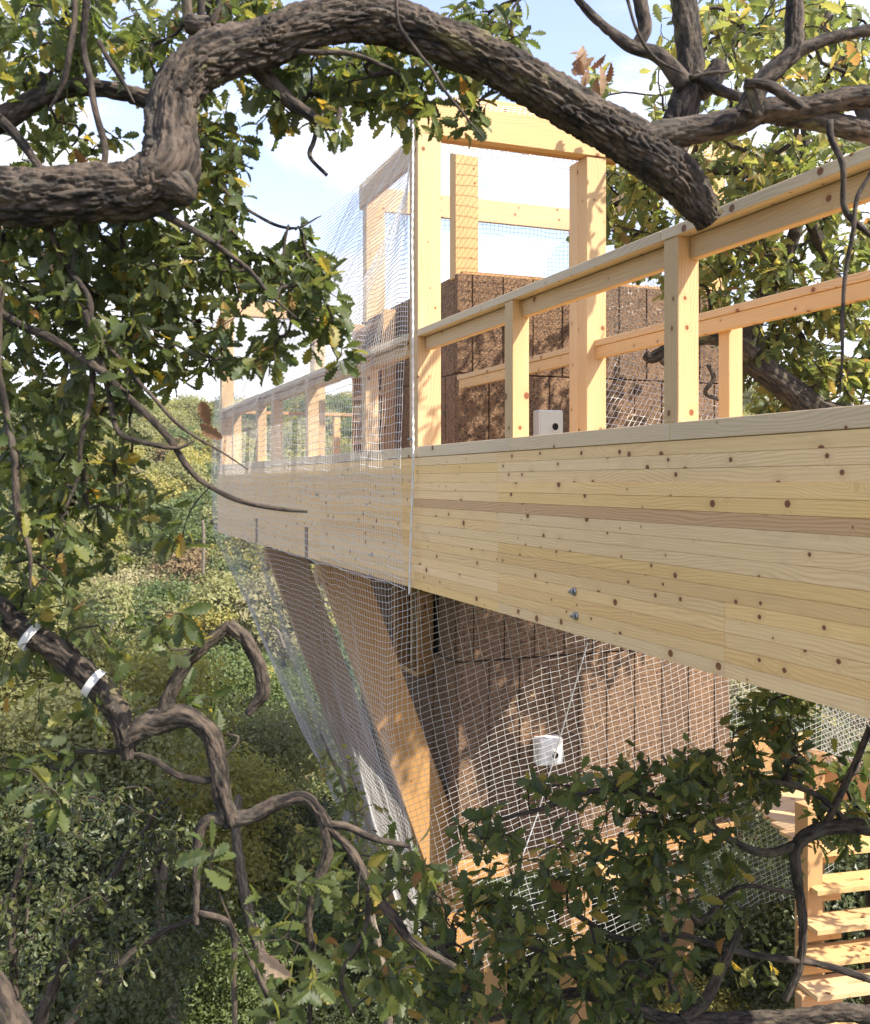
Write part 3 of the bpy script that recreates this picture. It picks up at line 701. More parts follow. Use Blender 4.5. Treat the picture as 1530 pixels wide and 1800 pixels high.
def joined_leaves(pos, fr, size, mat, base, tpl, seed=0):
    r_ = np.random.default_rng(seed); V, Q, A = [], [], []; n = 0; pick = r_.integers(0, len(tpl), len(pos)); rd = r_.random(len(pos))
    for k, (tv, tq) in enumerate(tpl):
        i = np.where(pick == k)[0]
        if len(i) == 0: continue
        v = np.einsum('nij,vj->nvi', fr[i], tv)*size[i][:, None, None]+pos[i][:, None]-np.array(base)
        V.append(v.reshape(-1, 3)); Q.append((tq[None]+(np.arange(len(i))*len(tv))[:, None, None]+n).reshape(-1, 4)); A.append(np.repeat(rd[i], len(tv))); n += len(i)*len(tv)
    return np_mesh('foliage', np.concatenate(V), None, np.concatenate(Q), mat, False, {'rnd': ('FLOAT', 'POINT', np.concatenate(A))})
_leafme = {}
def leaf_meshes(mat):
    if mat.name not in _leafme:
        _leafme[mat.name] = [np_mesh('leaf', tv, None, tq, mat, True, {'rnd': ('FLOAT', 'POINT', np.zeros(len(tv)))}) for tv, tq in LT]
    return _leafme[mat.name]
def grow(tree, base, skeleton, blobs, mat, size=(.05, .085), per=6, seed=1, twig_r=.0013, nparts=280, spread=.07, tmat=None, maxr=.011, droop=.5, tpl=LT, dead=0):
    """grow twigs from skeleton nodes to tips scattered through the blobs, leaves round each tip"""
    r_ = np.random.default_rng(seed); tips = []
    for b in blobs:
        cx_, cy_, rx, ry, n, d0, d1 = b
        for _ in range(n):
            a = r_.random()*2*math.pi; q = math.sqrt(r_.random()); tips.append(list(at(cx_+rx*q*math.cos(a), cy_+ry*q*math.sin(a), r_.uniform(d0, d1))))
    tips = np.array(tips); sk = np.asarray(skeleton, float)
    dist = np.array([np.min(np.linalg.norm(sk-t, axis=1)) for t in tips]); order = np.argsort(dist)
    cap_n = len(sk)+len(tips)*5+5; ND = np.full((cap_n, 3), 1e6); ND[:len(sk)] = sk; par = -np.ones(cap_n, int); cnt = len(sk); paths = []
    for i in order:
        t = tips[i]; d = np.linalg.norm(ND[:cnt]-t, axis=1); j = int(np.argmin(d + (par[:cnt] >= 0)*.02)); L_ = d[j]
        if L_ < .015: continue
        m = 4 if L_ > .1 else 2; p0 = ND[j]; pts = [p0]; off = r_.normal(size=3)*L_*.13; prev = j; ids = [j]
        for k in range(1, m+1):
            f_ = k/m; p = p0*(1-f_)+t*f_ + off*math.sin(math.pi*f_) + r_.normal(size=3)*L_*.035*(k < m) + np.array([0, 0, .10*L_*math.sin(math.pi*f_)])
            ND[cnt] = p; par[cnt] = prev; prev = cnt; ids.append(cnt); cnt += 1
        paths.append(ids)
    w = np.zeros(cnt)
    for ids in paths: w[ids[-1]] += 1
    for k in range(cnt-1, len(sk)-1, -1):
        if par[k] >= 0: w[par[k]] += w[k]
    arrs = []; LP, LD, LN = [], [], []
    for ids in paths:
        P = ND[ids]; rad = np.minimum(twig_r*np.maximum(w[ids], 1)**.45, maxr); rad[0] = min(rad[0], rad[1]*1.25)
        arrs.append(limb_arrays(np.column_stack([P, rad]), step=max(.02, np.linalg.norm(P[-1]-P[0])/7), sides=4 if rad[1] < .003 else 6, cap=False))
        d = P[-1]-P[-2]; d /= np.linalg.norm(d)+1e-9; lseg = min(spread*1.6, np.linalg.norm(P[-1]-P[0])+.03)
        nl = max(2, int(r_.poisson(per)))
        for q in range(nl):
            b0 = P[-1] - d*lseg*r_.random()*(.9 if q else 0); dd = d*.6 + r_.normal(size=3)*.75; dd[2] -= droop*r_.random(); dd /= np.linalg.norm(dd)
            LP.append(b0 + dd*.008); LD.append(dd); nn = r_.normal(size=3)*.75+np.array([.15, -.1, 1.]); LN.append(nn)
    LP, LD, LN = np.array(LP), np.array(LD), np.array(LN); fr = leaf_frames(LP, LD, LN); sz = r_.uniform(size[0], size[1], len(LP))*(.75+.5*r_.random(len(LP)))
    o = limb_obj('twigs', join(arrs), tmat or BARK2, base, tree); o['kind'] = 'stuff'
    # largest in view first
    x = 765+F*LP[:, 0]/LP[:, 1]; y = HZ-F*LP[:, 2]/LP[:, 1]; inn = (x > -20) & (x < 1550) & (y > -20) & (y < 1820)
    score = np.where(inn, sz/LP[:, 1], 0); idx = np.argsort(-score*(.6+.8*r_.random(len(LP)))); part, rest = idx[:nparts], idx[nparts:]
    lm = leaf_meshes(mat)
    for n_, k in enumerate(part):
        m_ = fr[k]*sz[k]; M = Matrix(((m_[0][0], m_[0][1], m_[0][2], LP[k][0]), (m_[1][0], m_[1][1], m_[1][2], LP[k][1]), (m_[2][0], m_[2][1], m_[2][2], LP[k][2]), (0, 0, 0, 1)))
        link('leaf', lm[n_ % len(lm)], M, tree)
    if len(rest):
        o = link('foliage', joined_leaves(LP[rest], fr[rest], sz[rest], mat, base, tpl, seed), Matrix.Translation(Vector(base)), tree); o['kind'] = 'stuff'
    return ND[:cnt]

D = 2.6
T1 = thing('oak_tree', 'gnarled oak whose thick lobed-leaf limb arches over the whole top of the view', 'tree', at(-900, 1500, 2.6))
B1 = Vector(at(-900, 1500, 2.6))
main = [(-260, 420, 56, 2.5), (-60, 352, 50, 2.5), (60, 346, 49, 2.5), (170, 338, 48, 2.52), (250, 328, 52, 2.55), (296, 290, 50, 2.56), (300, 225, 42, 2.58), (308, 170, 40, 2.6), (345, 118, 42, 2.62),
        (400, 92, 42, 2.65), (470, 75, 40, 2.7), (540, 48, 38, 2.72), (620, 32, 38, 2.75), (700, 42, 38, 2.78), (780, 70, 36, 2.8), (860, 105, 38, 2.85), (950, 155, 40, 2.9), (1030, 205, 37, 2.95),
        (1100, 245, 40, 3.0), (1160, 285, 42, 3.02), (1205, 330, 36, 3.05), (1250, 388, 25, 3.08)]
sk = []
def add_limb(tree, base, path, depth, name='limb', relief=0., sides=12, step=.02, mat=BARK, cap=True, seed=0, wob=0.):
    rows_ = px_path(path, depth); sk.append(catmull(rows_, 6)[:, :3])
    return limb_obj(name, limb_arrays(rows_, step, sides, relief*1.45, cap, seed, wob), mat, base, tree)
add_limb(T1, B1, main, D, relief=.0075, sides=120, step=.0028, seed=1)
add_limb(T1, B1, [(262, 318, 40, 2.56), (310, 330, 34, 2.54), (334, 342, 22, 2.53)], D, relief=.006, sides=64, step=.004, seed=2)
T1L = [([(1120, 262, 30, 3.0), (1160, 240, 26), (1230, 228, 24), (1300, 212, 24), (1345, 195, 22), (1420, 190, 19), (1500, 172, 20), (1620, 165, 20)], 3.0, .004),
       ([(1370, 200, 20), (1440, 212, 18), (1530, 232, 20), (1620, 250, 20)], 3.02, .003),
       ([(1165, 300, 30, 3.05), (1185, 240, 30), (1205, 180, 26), (1215, 130, 24), (1212, 80, 22), (1205, 30, 22), (1195, -60, 22)], 3.15, .004),
       ([(1225, 160, 20), (1250, 140, 18), (1268, 112, 16)], 3.14, .003),
       ([(1205, 150, 18), (1160, 98, 13), (1112, 82, 11), (1070, 52, 8), (1030, 15, 7), (990, -40, 6)], 3.12, .002),
       ([(1115, 85, 10), (1134, 55, 12), (1130, 20, 13), (1115, -40, 13)], 3.12, .002),
       ([(1310, 205, 22), (1335, 150, 18), (1370, 115, 16), (1395, 88, 16), (1396, 40, 16), (1402, -60, 16)], 2.98, .003),
       ([(1390, 95, 14), (1430, 78, 11), (1480, 62, 10), (1600, 40, 10)], 2.98, .002),
       ([(1222, 130, 10), (1270, 160, 9), (1330, 178, 9), (1390, 195, 8)], 3.1, .002),
       ([(1310, 145, 8), (1350, 150, 10), (1385, 170, 10), (1410, 188, 8)], 2.9, .002),
       ([(1315, 148, 9), (1325, 175, 9), (1335, 205, 9)], 2.92, .002),
       ([(275, 180, 19), (240, 168, 16), (190, 157, 16), (130, 154, 16), (70, 172, 17), (15, 203, 20), (-80, 240, 24)], 2.66, .0035),
       ([(-10, 200, 9), (30, 240, 9), (65, 288, 7), (90, 330, 6)], 2.62, .001),
       ([(455, 120, 18), (480, 150, 15), (520, 185, 12), (560, 212, 9), (590, 225, 6)], 2.75, .002),
       ([(560, 212, 4), (552, 248, 4), (545, 275, 4), (575, 308, 3.5)], 2.74, 0),
       ([(590, 222, 5), (600, 190, 4)], 2.74, 0),
       ([(520, 90, 6), (560, 92, 5), (620, 95, 5), (690, 122, 3.5)], 2.7, 0),
       ([(330, 40, 16), (350, 45, 18), (370, 42, 14)], 2.75, .003), ([(332, 45, 10), (325, -40, 10)], 2.75, 0), ([(355, 40, 7), (352, -40, 7)], 2.75, 0), ([(370, 45, 8), (385, 10, 6), (375, -40, 6)], 2.75, 0)]
for i, (p, d, rel) in enumerate(T1L): add_limb(T1, B1, p, d, relief=rel, sides=56 if rel > .002 else (28 if rel else 8), step=.005 if rel > .002 else .01, seed=i+3)
tw = [[(152, -20, 7), (152, 80, 6), (160, 160, 6), (185, 270, 6), (175, 305, 6), (152, 345, 5), (140, 420, 4), (128, 480, 4)], [(128, -20, 5), (132, 70, 5), (120, 130, 5), (85, 188, 4)],
      [(170, 75, 5), (205, 130, 4), (237, 182, 3)], [(1466, 205, 6), (1466, 260, 6), (1475, 320, 5), (1490, 375, 6), (1520, 410, 5), (1560, 440, 5)],
      [(1540, 280, 4), (1505, 345, 4), (1494, 440, 4), (1482, 560, 3.5), (1474, 690, 3)], [(1100, -20, 3), (1120, 60, 3), (1150, 105, 3), (1200, 130, 3)], [(1215, 140, 4), (1270, 130, 3), (1300, 118, 2.5)],
      [(683, -30, 3), (700, 40, 3), (735, 95, 3), (765, 125, 3), (800, 180, 2.5), (850, 240, 2)],
      [(-30, 530, 9), (60, 580, 8), (150, 632, 8), (220, 690, 7), (290, 765, 6.5), (325, 815, 6), (360, 850, 5), (430, 880, 4.5), (500, 893, 4), (543, 900, 5)],
      [(150, 540, 6), (180, 640, 6), (195, 700, 5), (218, 770, 5), (300, 790, 4), (340, 778, 3)], [(180, 600, 4), (270, 700, 3.5), (340, 768, 3), (440, 830, 2)],
      [(-20, 330, 7, 2.7), (40, 420, 7, 2.7), (110, 500, 6, 2.7), (200, 610, 5, 2.7)], [(250, 345, 8), (300, 380, 7), (380, 430, 5), (450, 490, 4), (520, 560, 3)], [(60, 370, 7), (100, 440, 6), (150, 540, 6), (165, 700, 5), (120, 900, 4)],
      [(330, 280, 4, 2.8), (390, 330, 4, 2.8), (450, 380, 3, 2.8), (520, 404, 2.5, 2.8), (564, 382, 2, 2.8)], [(0, 500, 6, 2.5), (10, 700, 6, 2.5), (30, 900, 6, 2.5), (60, 1040, 5, 2.5)], [(1465, 1100, 0.5), (1466, 1101, .5)]][:-1]
for i, p in enumerate(tw): p[-1] = (*p[-1][:2], p[-1][2]*.5, *p[-1][3:])
for i, p in enumerate(tw): add_limb(T1, B1, p, 2.55 if len(p[0]) < 4 else 2.6, name='bough', sides=10, step=.012, mat=BARK2, seed=i+40, wob=.013)
# crown above the frame carries the twigs of the top
skel = np.vstack(sk)
blobs = [(60, 70, 110, 110, 46, 2.5, 3.2), (190, 60, 90, 80, 36, 2.6, 3.4), (400, 30, 110, 60, 46, 2.8, 3.6), (300, 160, 60, 90, 14, 2.75, 3.3),
         (110, 240, 110, 60, 16, 2.7, 3.3), (60, 470, 110, 110, 80, 2.5, 3.3), (200, 440, 120, 90, 66, 2.6, 3.3), (380, 300, 60, 120, 34, 2.7, 3.3), (350, 460, 90, 80, 44, 2.6, 3.3),
         (480, 480, 90, 50, 26, 2.6, 3.1), (560, 520, 50, 60, 15, 2.6, 3.0), (580, 600, 40, 50, 7, 2.6, 2.9), (440, 600, 70, 60, 14, 2.6, 3.0), (300, 590, 110, 90, 44, 2.6, 3.3), (120, 640, 150, 120, 90, 2.5, 3.4),
         (60, 820, 80, 110, 42, 2.5, 3.3), (180, 830, 90, 70, 26, 2.6, 3.3), (100, 960, 110, 80, 28, 2.5, 3.2), (260, 900, 50, 40, 5, 2.6, 3.), (310, 950, 30, 20, 3, 2.6, 2.8), (540, 150, 70, 50, 20, 2.75, 3.1), (470, 180, 60, 40, 12, 2.75, 3.1),
         (660, 150, 90, 50, 34, 2.8, 3.3), (590, 215, 30, 20, 4, 2.7, 2.9), (720, 200, 50, 30, 9, 2.8, 3.1), (830, 205, 40, 40, 7, 2.8, 3.0), (800, 110, 60, 40, 12, 2.9, 3.3), (850, 40, 70, 40, 16, 3.0, 3.5), (620, 95, 130, 30, 18, 2.9, 3.4), (910, 60, 50, 30, 6, 3.0, 3.5), (350, 200, 50, 50, 12, 2.7, 3.2), (250, 480, 60, 60, 20, 2.6, 3.2)]
nd1 = grow(T1, B1, skel, [(a, b, c, d, int(e*1.45), f, g) for a, b, c, d, e, f, g in blobs], OAK, seed=11, nparts=290, size=(.044, .064))
# a second oak behind the handrails
sk = []
B2 = at(1500, 2600, 8.0); T2 = thing('oak_tree', 'sunny yellow-green oak crown behind the right handrails, with a bent bare limb', 'tree', B2)
for i, (p, d, rel) in enumerate([([(1560, 2600, 60), (1580, 1500, 50), (1560, 900, 40), (1500, 760, 32), (1440, 728, 28), (1395, 690, 25), (1350, 655, 23), (1315, 625, 20), (1320, 585, 17), (1345, 520, 14), (1400, 400, 10), (1420, 200, 8)], 8.0, .006),
                   ([(1325, 625, 20), (1290, 598, 16), (1245, 592, 14), (1190, 606, 12), (1148, 628, 10), (1135, 622, 7)], 7.9, .005), ([(1560, 1000, 40), (1600, 600, 34), (1560, 300, 24), (1480, 100, 14), (1400, -80, 10)], 8.2, .0),
                   ([(1190, 606, 8), (1165, 640, 7)], 7.85, 0), ([(1245, 640, 4), (1255, 665, 4), (1240, 690, 4), (1270, 705, 3)], 7.8, 0), ([(1480, 520, 14), (1400, 350, 10), (1280, 300, 8), (1150, 330, 6), (1060, 370, 4)], 8.1, 0)]):
    add_limb(T2, B2, p, d, relief=rel, sides=48 if rel else 12, step=.02, seed=i+80)
blobs = [(1300, 60, 140, 90, 80, 5.5, 8.5), (1460, 100, 110, 100, 80, 5.5, 8.5), (1180, 180, 60, 60, 16, 7, 8.5), (1120, 330, 70, 50, 46, 7.2, 8.6), (1060, 400, 40, 40, 10, 7.4, 8.), (1110, 440, 60, 50, 26, 7.4, 8.5), (1180, 420, 60, 60, 36, 7.4, 8.8), (1300, 330, 120, 80, 110, 7, 9), (1430, 300, 110, 90, 110, 7, 9),
         (1300, 470, 90, 80, 90, 7.3, 9), (1430, 450, 110, 110, 130, 7.3, 9), (1210, 490, 50, 40, 16, 7.6, 8.8), (1330, 600, 60, 60, 20, 8.2, 9), (1450, 600, 100, 90, 130, 7.8, 9), (1480, 700, 90, 60, 50, 7.8, 9), (1390, 770, 60, 30, 8, 8.2, 9), (1370, 640, 70, 70, 40, 8.3, 9.3), (1420, 690, 110, 50, 50, 8.3, 9.5), (1270, 210, 60, 50, 24, 6.5, 8.5), (1060, 160, 50, 30, 5, 6.5, 7.5)]
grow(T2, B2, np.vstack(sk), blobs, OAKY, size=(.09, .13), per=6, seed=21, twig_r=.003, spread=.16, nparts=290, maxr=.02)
# lower left bare branches
sk = []
B3 = at(-700, 1700, 2.9); T3 = thing('oak_tree', 'crooked bare oak boughs with two white tape bands, lower left', 'tree', B3)
LB = [([(-500, 1000, 30), (-60, 1050, 20), (25, 1098, 18), (100, 1145, 21), (160, 1195, 23), (200, 1240, 22), (218, 1290, 17), (224, 1335, 11)], .005), ([(222, 1308, 14), (245, 1282, 20), (290, 1263, 22), (335, 1262, 16), (372, 1295, 15), (384, 1345, 14), (392, 1400, 15), (408, 1450, 16)], .004),
      ([(292, 1262, 17), (297, 1225, 13), (325, 1170, 12), (365, 1130, 11), (405, 1098, 10)], .003), ([(402, 1096, 11), (432, 1125, 11), (455, 1170, 11), (463, 1215, 12), (448, 1238, 9), (436, 1256, 7)], .003),
      ([(405, 1442, 14), (440, 1436, 14), (490, 1412, 12), (535, 1402, 11), (560, 1425, 11), (575, 1450, 11)], .003), ([(572, 1450, 8), (610, 1453, 7), (660, 1475, 6), (720, 1488, 4)], 0), ([(568, 1440, 9), (576, 1500, 10), (555, 1560, 9), (542, 1620, 7), (550, 1680, 5), (545, 1800, 4)], .002),
      ([(405, 1440, 12), (370, 1440, 10), (350, 1465, 9), (346, 1520, 7), (345, 1625, 5)], .002), ([(350, 1605, 5), (395, 1618, 6), (412, 1650, 6), (411, 1720, 5), (414, 1830, 5)], 0), ([(128, 1322, 4), (200, 1322, 4.5), (262, 1332, 5.5), (310, 1362, 6), (355, 1372, 6), (385, 1368, 5)], 0),
      ([(575, 1452, 7), (620, 1500, 8), (650, 1560, 9), (690, 1610, 9), (730, 1660, 7), (800, 1700, 6)], .002), ([(650, 1560, 5), (640, 1640, 4), (600, 1720, 4), (620, 1780, 3)], 0), ([(385, 1340, 3), (420, 1300, 2.5), (400, 1290, 2)], 0), ([(440, 1690, 5, 2.3), (470, 1750, 5, 2.3), (500, 1820, 5, 2.3)], 0)]
for i, (p, rel) in enumerate(LB): add_limb(T3, B3, p, 2.9, relief=rel, sides=48 if rel else 8, step=.006 if rel else .014, seed=i+100)
for x0, y0, x1, y1 in ((48, 1122, 62, 1105), (158, 1204, 172, 1186)):
    rws = px_path([(x0+1, y0-7, 25.5), (x0+12, y0+1, 26.)], 2.9)
    limb_obj('tape_band', limb_arrays(rws, .004, 24, 0, False), TAPE, B3, T3)
blobs = [(100, 1180, 120, 120, 22, 2.7, 3.3), (60, 1040, 90, 60, 20, 2.7, 3.3), (270, 1090, 60, 20, 5, 2.6, 2.9), (250, 1130, 60, 30, 5, 2.7, 3.), (80, 1330, 90, 60, 10, 2.7, 3.2), (90, 1400, 60, 40, 5, 2.4, 2.8), (355, 1510, 40, 25, 3, 2.3, 2.5),
         (560, 1600, 110, 90, 18, 2.6, 3.2), (640, 1550, 60, 60, 10, 2.7, 3.2), (740, 1520, 60, 50, 12, 2.9, 3.4), (480, 1680, 70, 60, 6, 2.5, 3.), (510, 1770, 50, 30, 4, 2.2, 2.5), (640, 1700, 110, 80, 22, 2.7, 3.3), (330, 1250, 60, 40, 5, 3, 3.3)]
grow(T3, B3, np.vstack(sk), blobs, OAK, seed=31, nparts=200, size=(.05, .075), per=5)
# oak in front of the tower foot, lower right
sk = []
B4 = at(1700, 2500, 4.2); T4 = thing('oak_tree', 'dark leafy oak boughs across the lower right, before the tower foot and stair', 'tree', B4)
RB = [([(1800, 1700, 30), (1600, 1782, 17), (1480, 1780, 15), (1380, 1792, 15), (1280, 1796, 15), (1180, 1795, 13), (1120, 1775, 11), (1060, 1752, 12), (1000, 1748, 9), (940, 1770, 8), (860, 1790, 6)], .005), ([(1700, 1500, 16), (1560, 1462, 15), (1500, 1452, 14), (1450, 1456, 13), (1412, 1474, 12), (1398, 1500, 10), (1404, 1560, 8), (1412, 1630, 7), (1406, 1700, 6), (1380, 1760, 6)], .003),
      ([(1530, 1722, 7), (1440, 1695, 6), (1330, 1680, 6), (1250, 1660, 6), (1180, 1642, 6), (1090, 1650, 5), (1000, 1600, 5)], 0), ([(1412, 1480, 9), (1350, 1500, 8), (1290, 1480, 7), (1220, 1430, 7), (1150, 1400, 6), (1050, 1390, 5), (960, 1420, 4), (880, 1440, 3)], 0),
      ([(1490, 1445, 6), (1440, 1400, 5), (1380, 1378, 5), (1330, 1376, 4)], 0), ([(1180, 1640, 8), (1150, 1690, 9), (1110, 1730, 9), (1090, 1760, 9)], 0), ([(1150, 1520, 5), (1145, 1590, 7), (1160, 1650, 7), (1190, 1760, 8)], 0), ([(1200, 1560, 6), (1230, 1620, 6), (1300, 1560, 4), (1400, 1570, 4)], 0),
      ([(880, 1790, 7), (800, 1700, 6), (760, 1640, 5), (700, 1560, 4)], 0), ([(1060, 1752, 9), (980, 1690, 7), (900, 1640, 6), (860, 1560, 5)], 0), ([(1200, 1790, 12), (1240, 1760, 11), (1270, 1700, 9), (1300, 1640, 7)], 0), ([(1450, 1455, 7), (1500, 1350, 6), (1530, 1280, 6)], 0)]
for i, (p, rel) in enumerate(RB): add_limb(T4, B4, p, 4.2, relief=rel, sides=40 if rel else 9, step=.01 if rel else .02, seed=i+130, mat=BARK)
blobs = [(2000, 1240, 280, 240, 130, 4.8, 6.2), (1480, 1440, 60, 60, 22, 4.2, 4.9), (1360, 1330, 70, 60, 26, 4.3, 5.), (1500, 1380, 50, 60, 12, 4.3, 5), (1180, 1350, 120, 40, 23, 3.9, 4.7), (1030, 1400, 110, 50, 23, 3.9, 4.7), (1210, 1430, 120, 80, 54, 3.8, 4.8), (1340, 1270, 60, 50, 14, 4.2, 5.), (1400, 1230, 90, 20, 12, 4.4, 5.2), (1060, 1520, 110, 70, 34, 3.8, 4.8), (1200, 1560, 120, 80, 38, 3.8, 4.8), (850, 1470, 60, 40, 12, 3.8, 4.6),  # first blob: unseen foliage right of the view, added to shade the stair
         (900, 1580, 90, 70, 24, 3.8, 4.8), (800, 1640, 110, 80, 37, 3.8, 4.8), (960, 1700, 130, 70, 38, 3.8, 4.8), (1130, 1710, 110, 60, 23, 3.8, 4.6), (760, 1750, 120, 50, 31, 3.8, 4.8), (1420, 1350, 50, 60, 7, 4.2, 4.8), (1330, 1700, 60, 50, 4, 3.8, 4.5), (1300, 1380, 60, 40, 12, 4, 4.8), (1450, 1500, 60, 30, 5, 3.9, 4.6), (700, 1500, 40, 30, 5, 3.6, 4.4), (1000, 1780, 140, 30, 20, 3.8, 4.6)]
grow(T4, B4, np.vstack(sk), [(a, b, c, d, int(e*(1.3 if a < 1500 else 1)), f, g) for a, b, c, d, e, f, g in blobs], OAK, seed=41, nparts=290, size=(.055, .085), per=6, twig_r=.0016, spread=.1)
# young trees: fine twigs at the lower left, a sunny sapling by the net
sk = []
B6 = at(0, 2700, 5.5); T6 = thing('young_tree', 'thin-twigged young tree with small dull leaves filling the lower left', 'tree', B6)
for i, p in enumerate([[(0, 2700, 26), (40, 2100, 20), (70, 1800, 12), (150, 1620, 8), (240, 1480, 5), (300, 1400, 3)], [(60, 1900, 12), (180, 1720, 8), (290, 1640, 5), (380, 1600, 3)], [(50, 1850, 10), (20, 1650, 7), (40, 1500, 5), (80, 1400, 3)], [(40, 2000, 14), (-60, 1700, 9), (-20, 1450, 5)]]):
    add_limb(T6, B6, p, 5.5, name='stem', sides=8, step=.04, mat=BARK2, seed=210+i, wob=.02)
grow(T6, B6, np.vstack(sk), [(130, 1500, 200, 130, 150, 4.8, 6.2), (90, 1680, 190, 120, 150, 4.6, 6.2), (300, 1500, 80, 90, 26, 5, 6.2), (260, 1720, 120, 80, 30, 5, 6.2)], CROWN[5], size=(.032, .05), per=9, seed=61, twig_r=.0013, spread=.16, nparts=200, tpl=LTf, maxr=.006)
sk = []
B7 = at(700, 2500, 7.6); T7 = thing('young_tree', 'slim sapling with bright yellow-green leaves beside the edge of the funnel net', 'tree', B7)
add_limb(T7, B7, [(700, 2500, 9), (680, 1800, 8), (655, 1600, 6), (625, 1450, 4), (590, 1350, 3), (565, 1290, 2)], 7.4, name='stem', sides=8, step=.04, mat=BARKP, seed=220, wob=.02)
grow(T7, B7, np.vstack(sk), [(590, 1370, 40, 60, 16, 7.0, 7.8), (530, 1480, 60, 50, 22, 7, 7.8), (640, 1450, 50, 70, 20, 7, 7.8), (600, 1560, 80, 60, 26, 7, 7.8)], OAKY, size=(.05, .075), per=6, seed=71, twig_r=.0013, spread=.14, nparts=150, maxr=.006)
# trunk corner bottom left
B5 = at(-100, 2600, 1.8); T5 = thing('tree_trunk', 'rough dark trunk cut off by the bottom left corner', 'tree trunk', B5)
sk = []; add_limb(T5, B5, [(130, 2100, 70), (20, 1860, 48), (-30, 1760, 44), (-90, 1680, 40), (-200, 1560, 36)], 1.9, name='trunk', relief=.008, sides=90, step=.006, seed=170)
# dry leaves: a few dangling clusters and single ones
def dry(points, lab, nm='dry_leaves', sz=.07, mat=DEAD, seed=3):
    r_ = np.random.default_rng(seed); base = at(*points[0]); t = thing(nm, lab, 'dry leaf' if len(points) == 1 else 'dry leaves', base)
    for k, p in enumerate(points):
        w = at(*p); d = Vector(r_.normal(size=3)*.5) + Vector((0, 0, -1)); fr = leaf_frames(np.array([w]), np.array([d]), r_.normal(size=(1, 3)) + np.array([[0, -1, .2]]))[0]*sz*r_.uniform(.8, 1.3)
        M = Matrix(((*fr[0], w.x), (*fr[1], w.y), (*fr[2], w.z), (0, 0, 0, 1))); link('leaf', leaf_meshes(mat)[k % 6], M, t)
dry([(1030+dx, 90+dy, 3.05) for dx, dy in ((0, 0), (15, 10), (-15, 15), (25, 25), (5, 30), (-5, -10), (35, 5), (20, 45), (-30, 5), (45, 20), (0, 45))], 'curled brown dead leaves caught on the arching limb near the top', seed=5, sz=.065)
dry([(352, 745, 2.6), (368, 750, 2.62)], 'two hanging brown dead leaves beside the far end of the deck')
dry([(460, 1670, 2.3)], 'single pale withered leaf low in the view, right of the thin trunk', sz=.08)

# ------------------------------------------------------------------ woodland below and on the far slope
def crown_arrays(seed, n, leaf, lobes=9, flat=.75):
    r_ = np.random.default_rng(seed); C = []; 
    for k in range(lobes):
        a = r_.random()*2*math.pi; q = r_.random()**.6; z = r_.uniform(-.45, .6); s = math.sqrt(max(.05, 1-z*z))*.62*q; C.append((s*math.cos(a), s*math.sin(a), z*flat, r_.uniform(.28, .5)))
    C = np.array(C); i = r_.integers(0, lobes, n); d = r_.normal(size=(n, 3)); d /= np.linalg.norm(d, axis=1)[:, None]
    d[:, 2] = np.where(d[:, 2] < -.4, -d[:, 2]*.6, d[:, 2])
    rad = C[i, 3]*(.55+.5*r_.random(n)**.5); clump = 1+.25*vnoise((C[i, :3]+d)*5+seed, 2)
    P = C[i, :3] + d*(rad*clump)[:, None]*np.array([1, 1, .85])
    nn = d*1. + r_.normal(size=(n, 3))*.55+np.array([.15, -.1, .45]); dd = np.cross(nn, r_.normal(size=(n, 3))); fr = leaf_frames(P, dd, nn); s = leaf*(.6+.8*r_.random(n))
    q = np.array([(-.5, 0, 0), (0, .3, .06), (.5, 0, -.05), (0, -.3, .06)]); V = np.einsum('nij,vj->nvi', fr, q)*s[:, None, None]+P[:, None]
    return V.reshape(-1, 3), np.arange(n*4).reshape(-1, 4), np.repeat(r_.random(n), 4)
CR_NEAR = [[np_mesh('crown', V, None, Q, m, False, {'rnd': ('FLOAT', 'POINT', A)}) for (V, Q, A) in (crown_arrays(s*7+mi, 22000, .036, 16),)][0] for mi, m in enumerate(CROWN[:2]+[CROWN[5], CROWN[3]]) for s in (1, 2)]
CR_MID = [[np_mesh('crown', V, None, Q, m, False, {'rnd': ('FLOAT', 'POINT', A)}) for (V, Q, A) in (crown_arrays(s*5+mi+50, 9000, .07, 12),)][0] for mi, m in enumerate(CROWN[:5]) for s in (1, 2)]
def trunk_arr(h, r, seed):
    q = random.Random(seed); pts = [[0, 0, -.4, r*1.2]]
    for k in range(1, 5): pts.append([q.uniform(-.06, .06)*h, q.uniform(-.06, .06)*h, h*k/4, r*(1-.17*k)])
    A = [limb_arrays(np.array(pts), .12, 8, 0, False, seed)]
    for k in range(5):
        a = q.random()*6.28; z = h*q.uniform(.5, .8); l = h*q.uniform(.25, .42)
        A.append(limb_arrays(np.array([[pts[2][0], pts[2][1], z, r*.5], [math.cos(a)*l*.5, math.sin(a)*l*.5, z+l*.4, r*.35], [math.cos(a)*l, math.sin(a)*l, z+l*.9, r*.12]]), .12, 6, 0, False, seed+k))
    V, Q, T, K = join(A); return np_mesh('trunk', V, None, Q, BARKP, True, {'bk': ('FLOAT_VECTOR', 'POINT', K)})
TR = [trunk_arr(1.0, .035, s) for s in range(4)]
kinds = {'crown_olive': 'olive-green', 'crown_green': 'fresh green', 'crown_grey': 'silvery grey-green', 'crown_yellow': 'yellow-green', 'crown_brown': 'brownish', 'crown_dark': 'dark green'}
GROUPLAB = {k: f'{v} bushy tree among many like it in the wood on the slope' for k, v in kinds.items()}
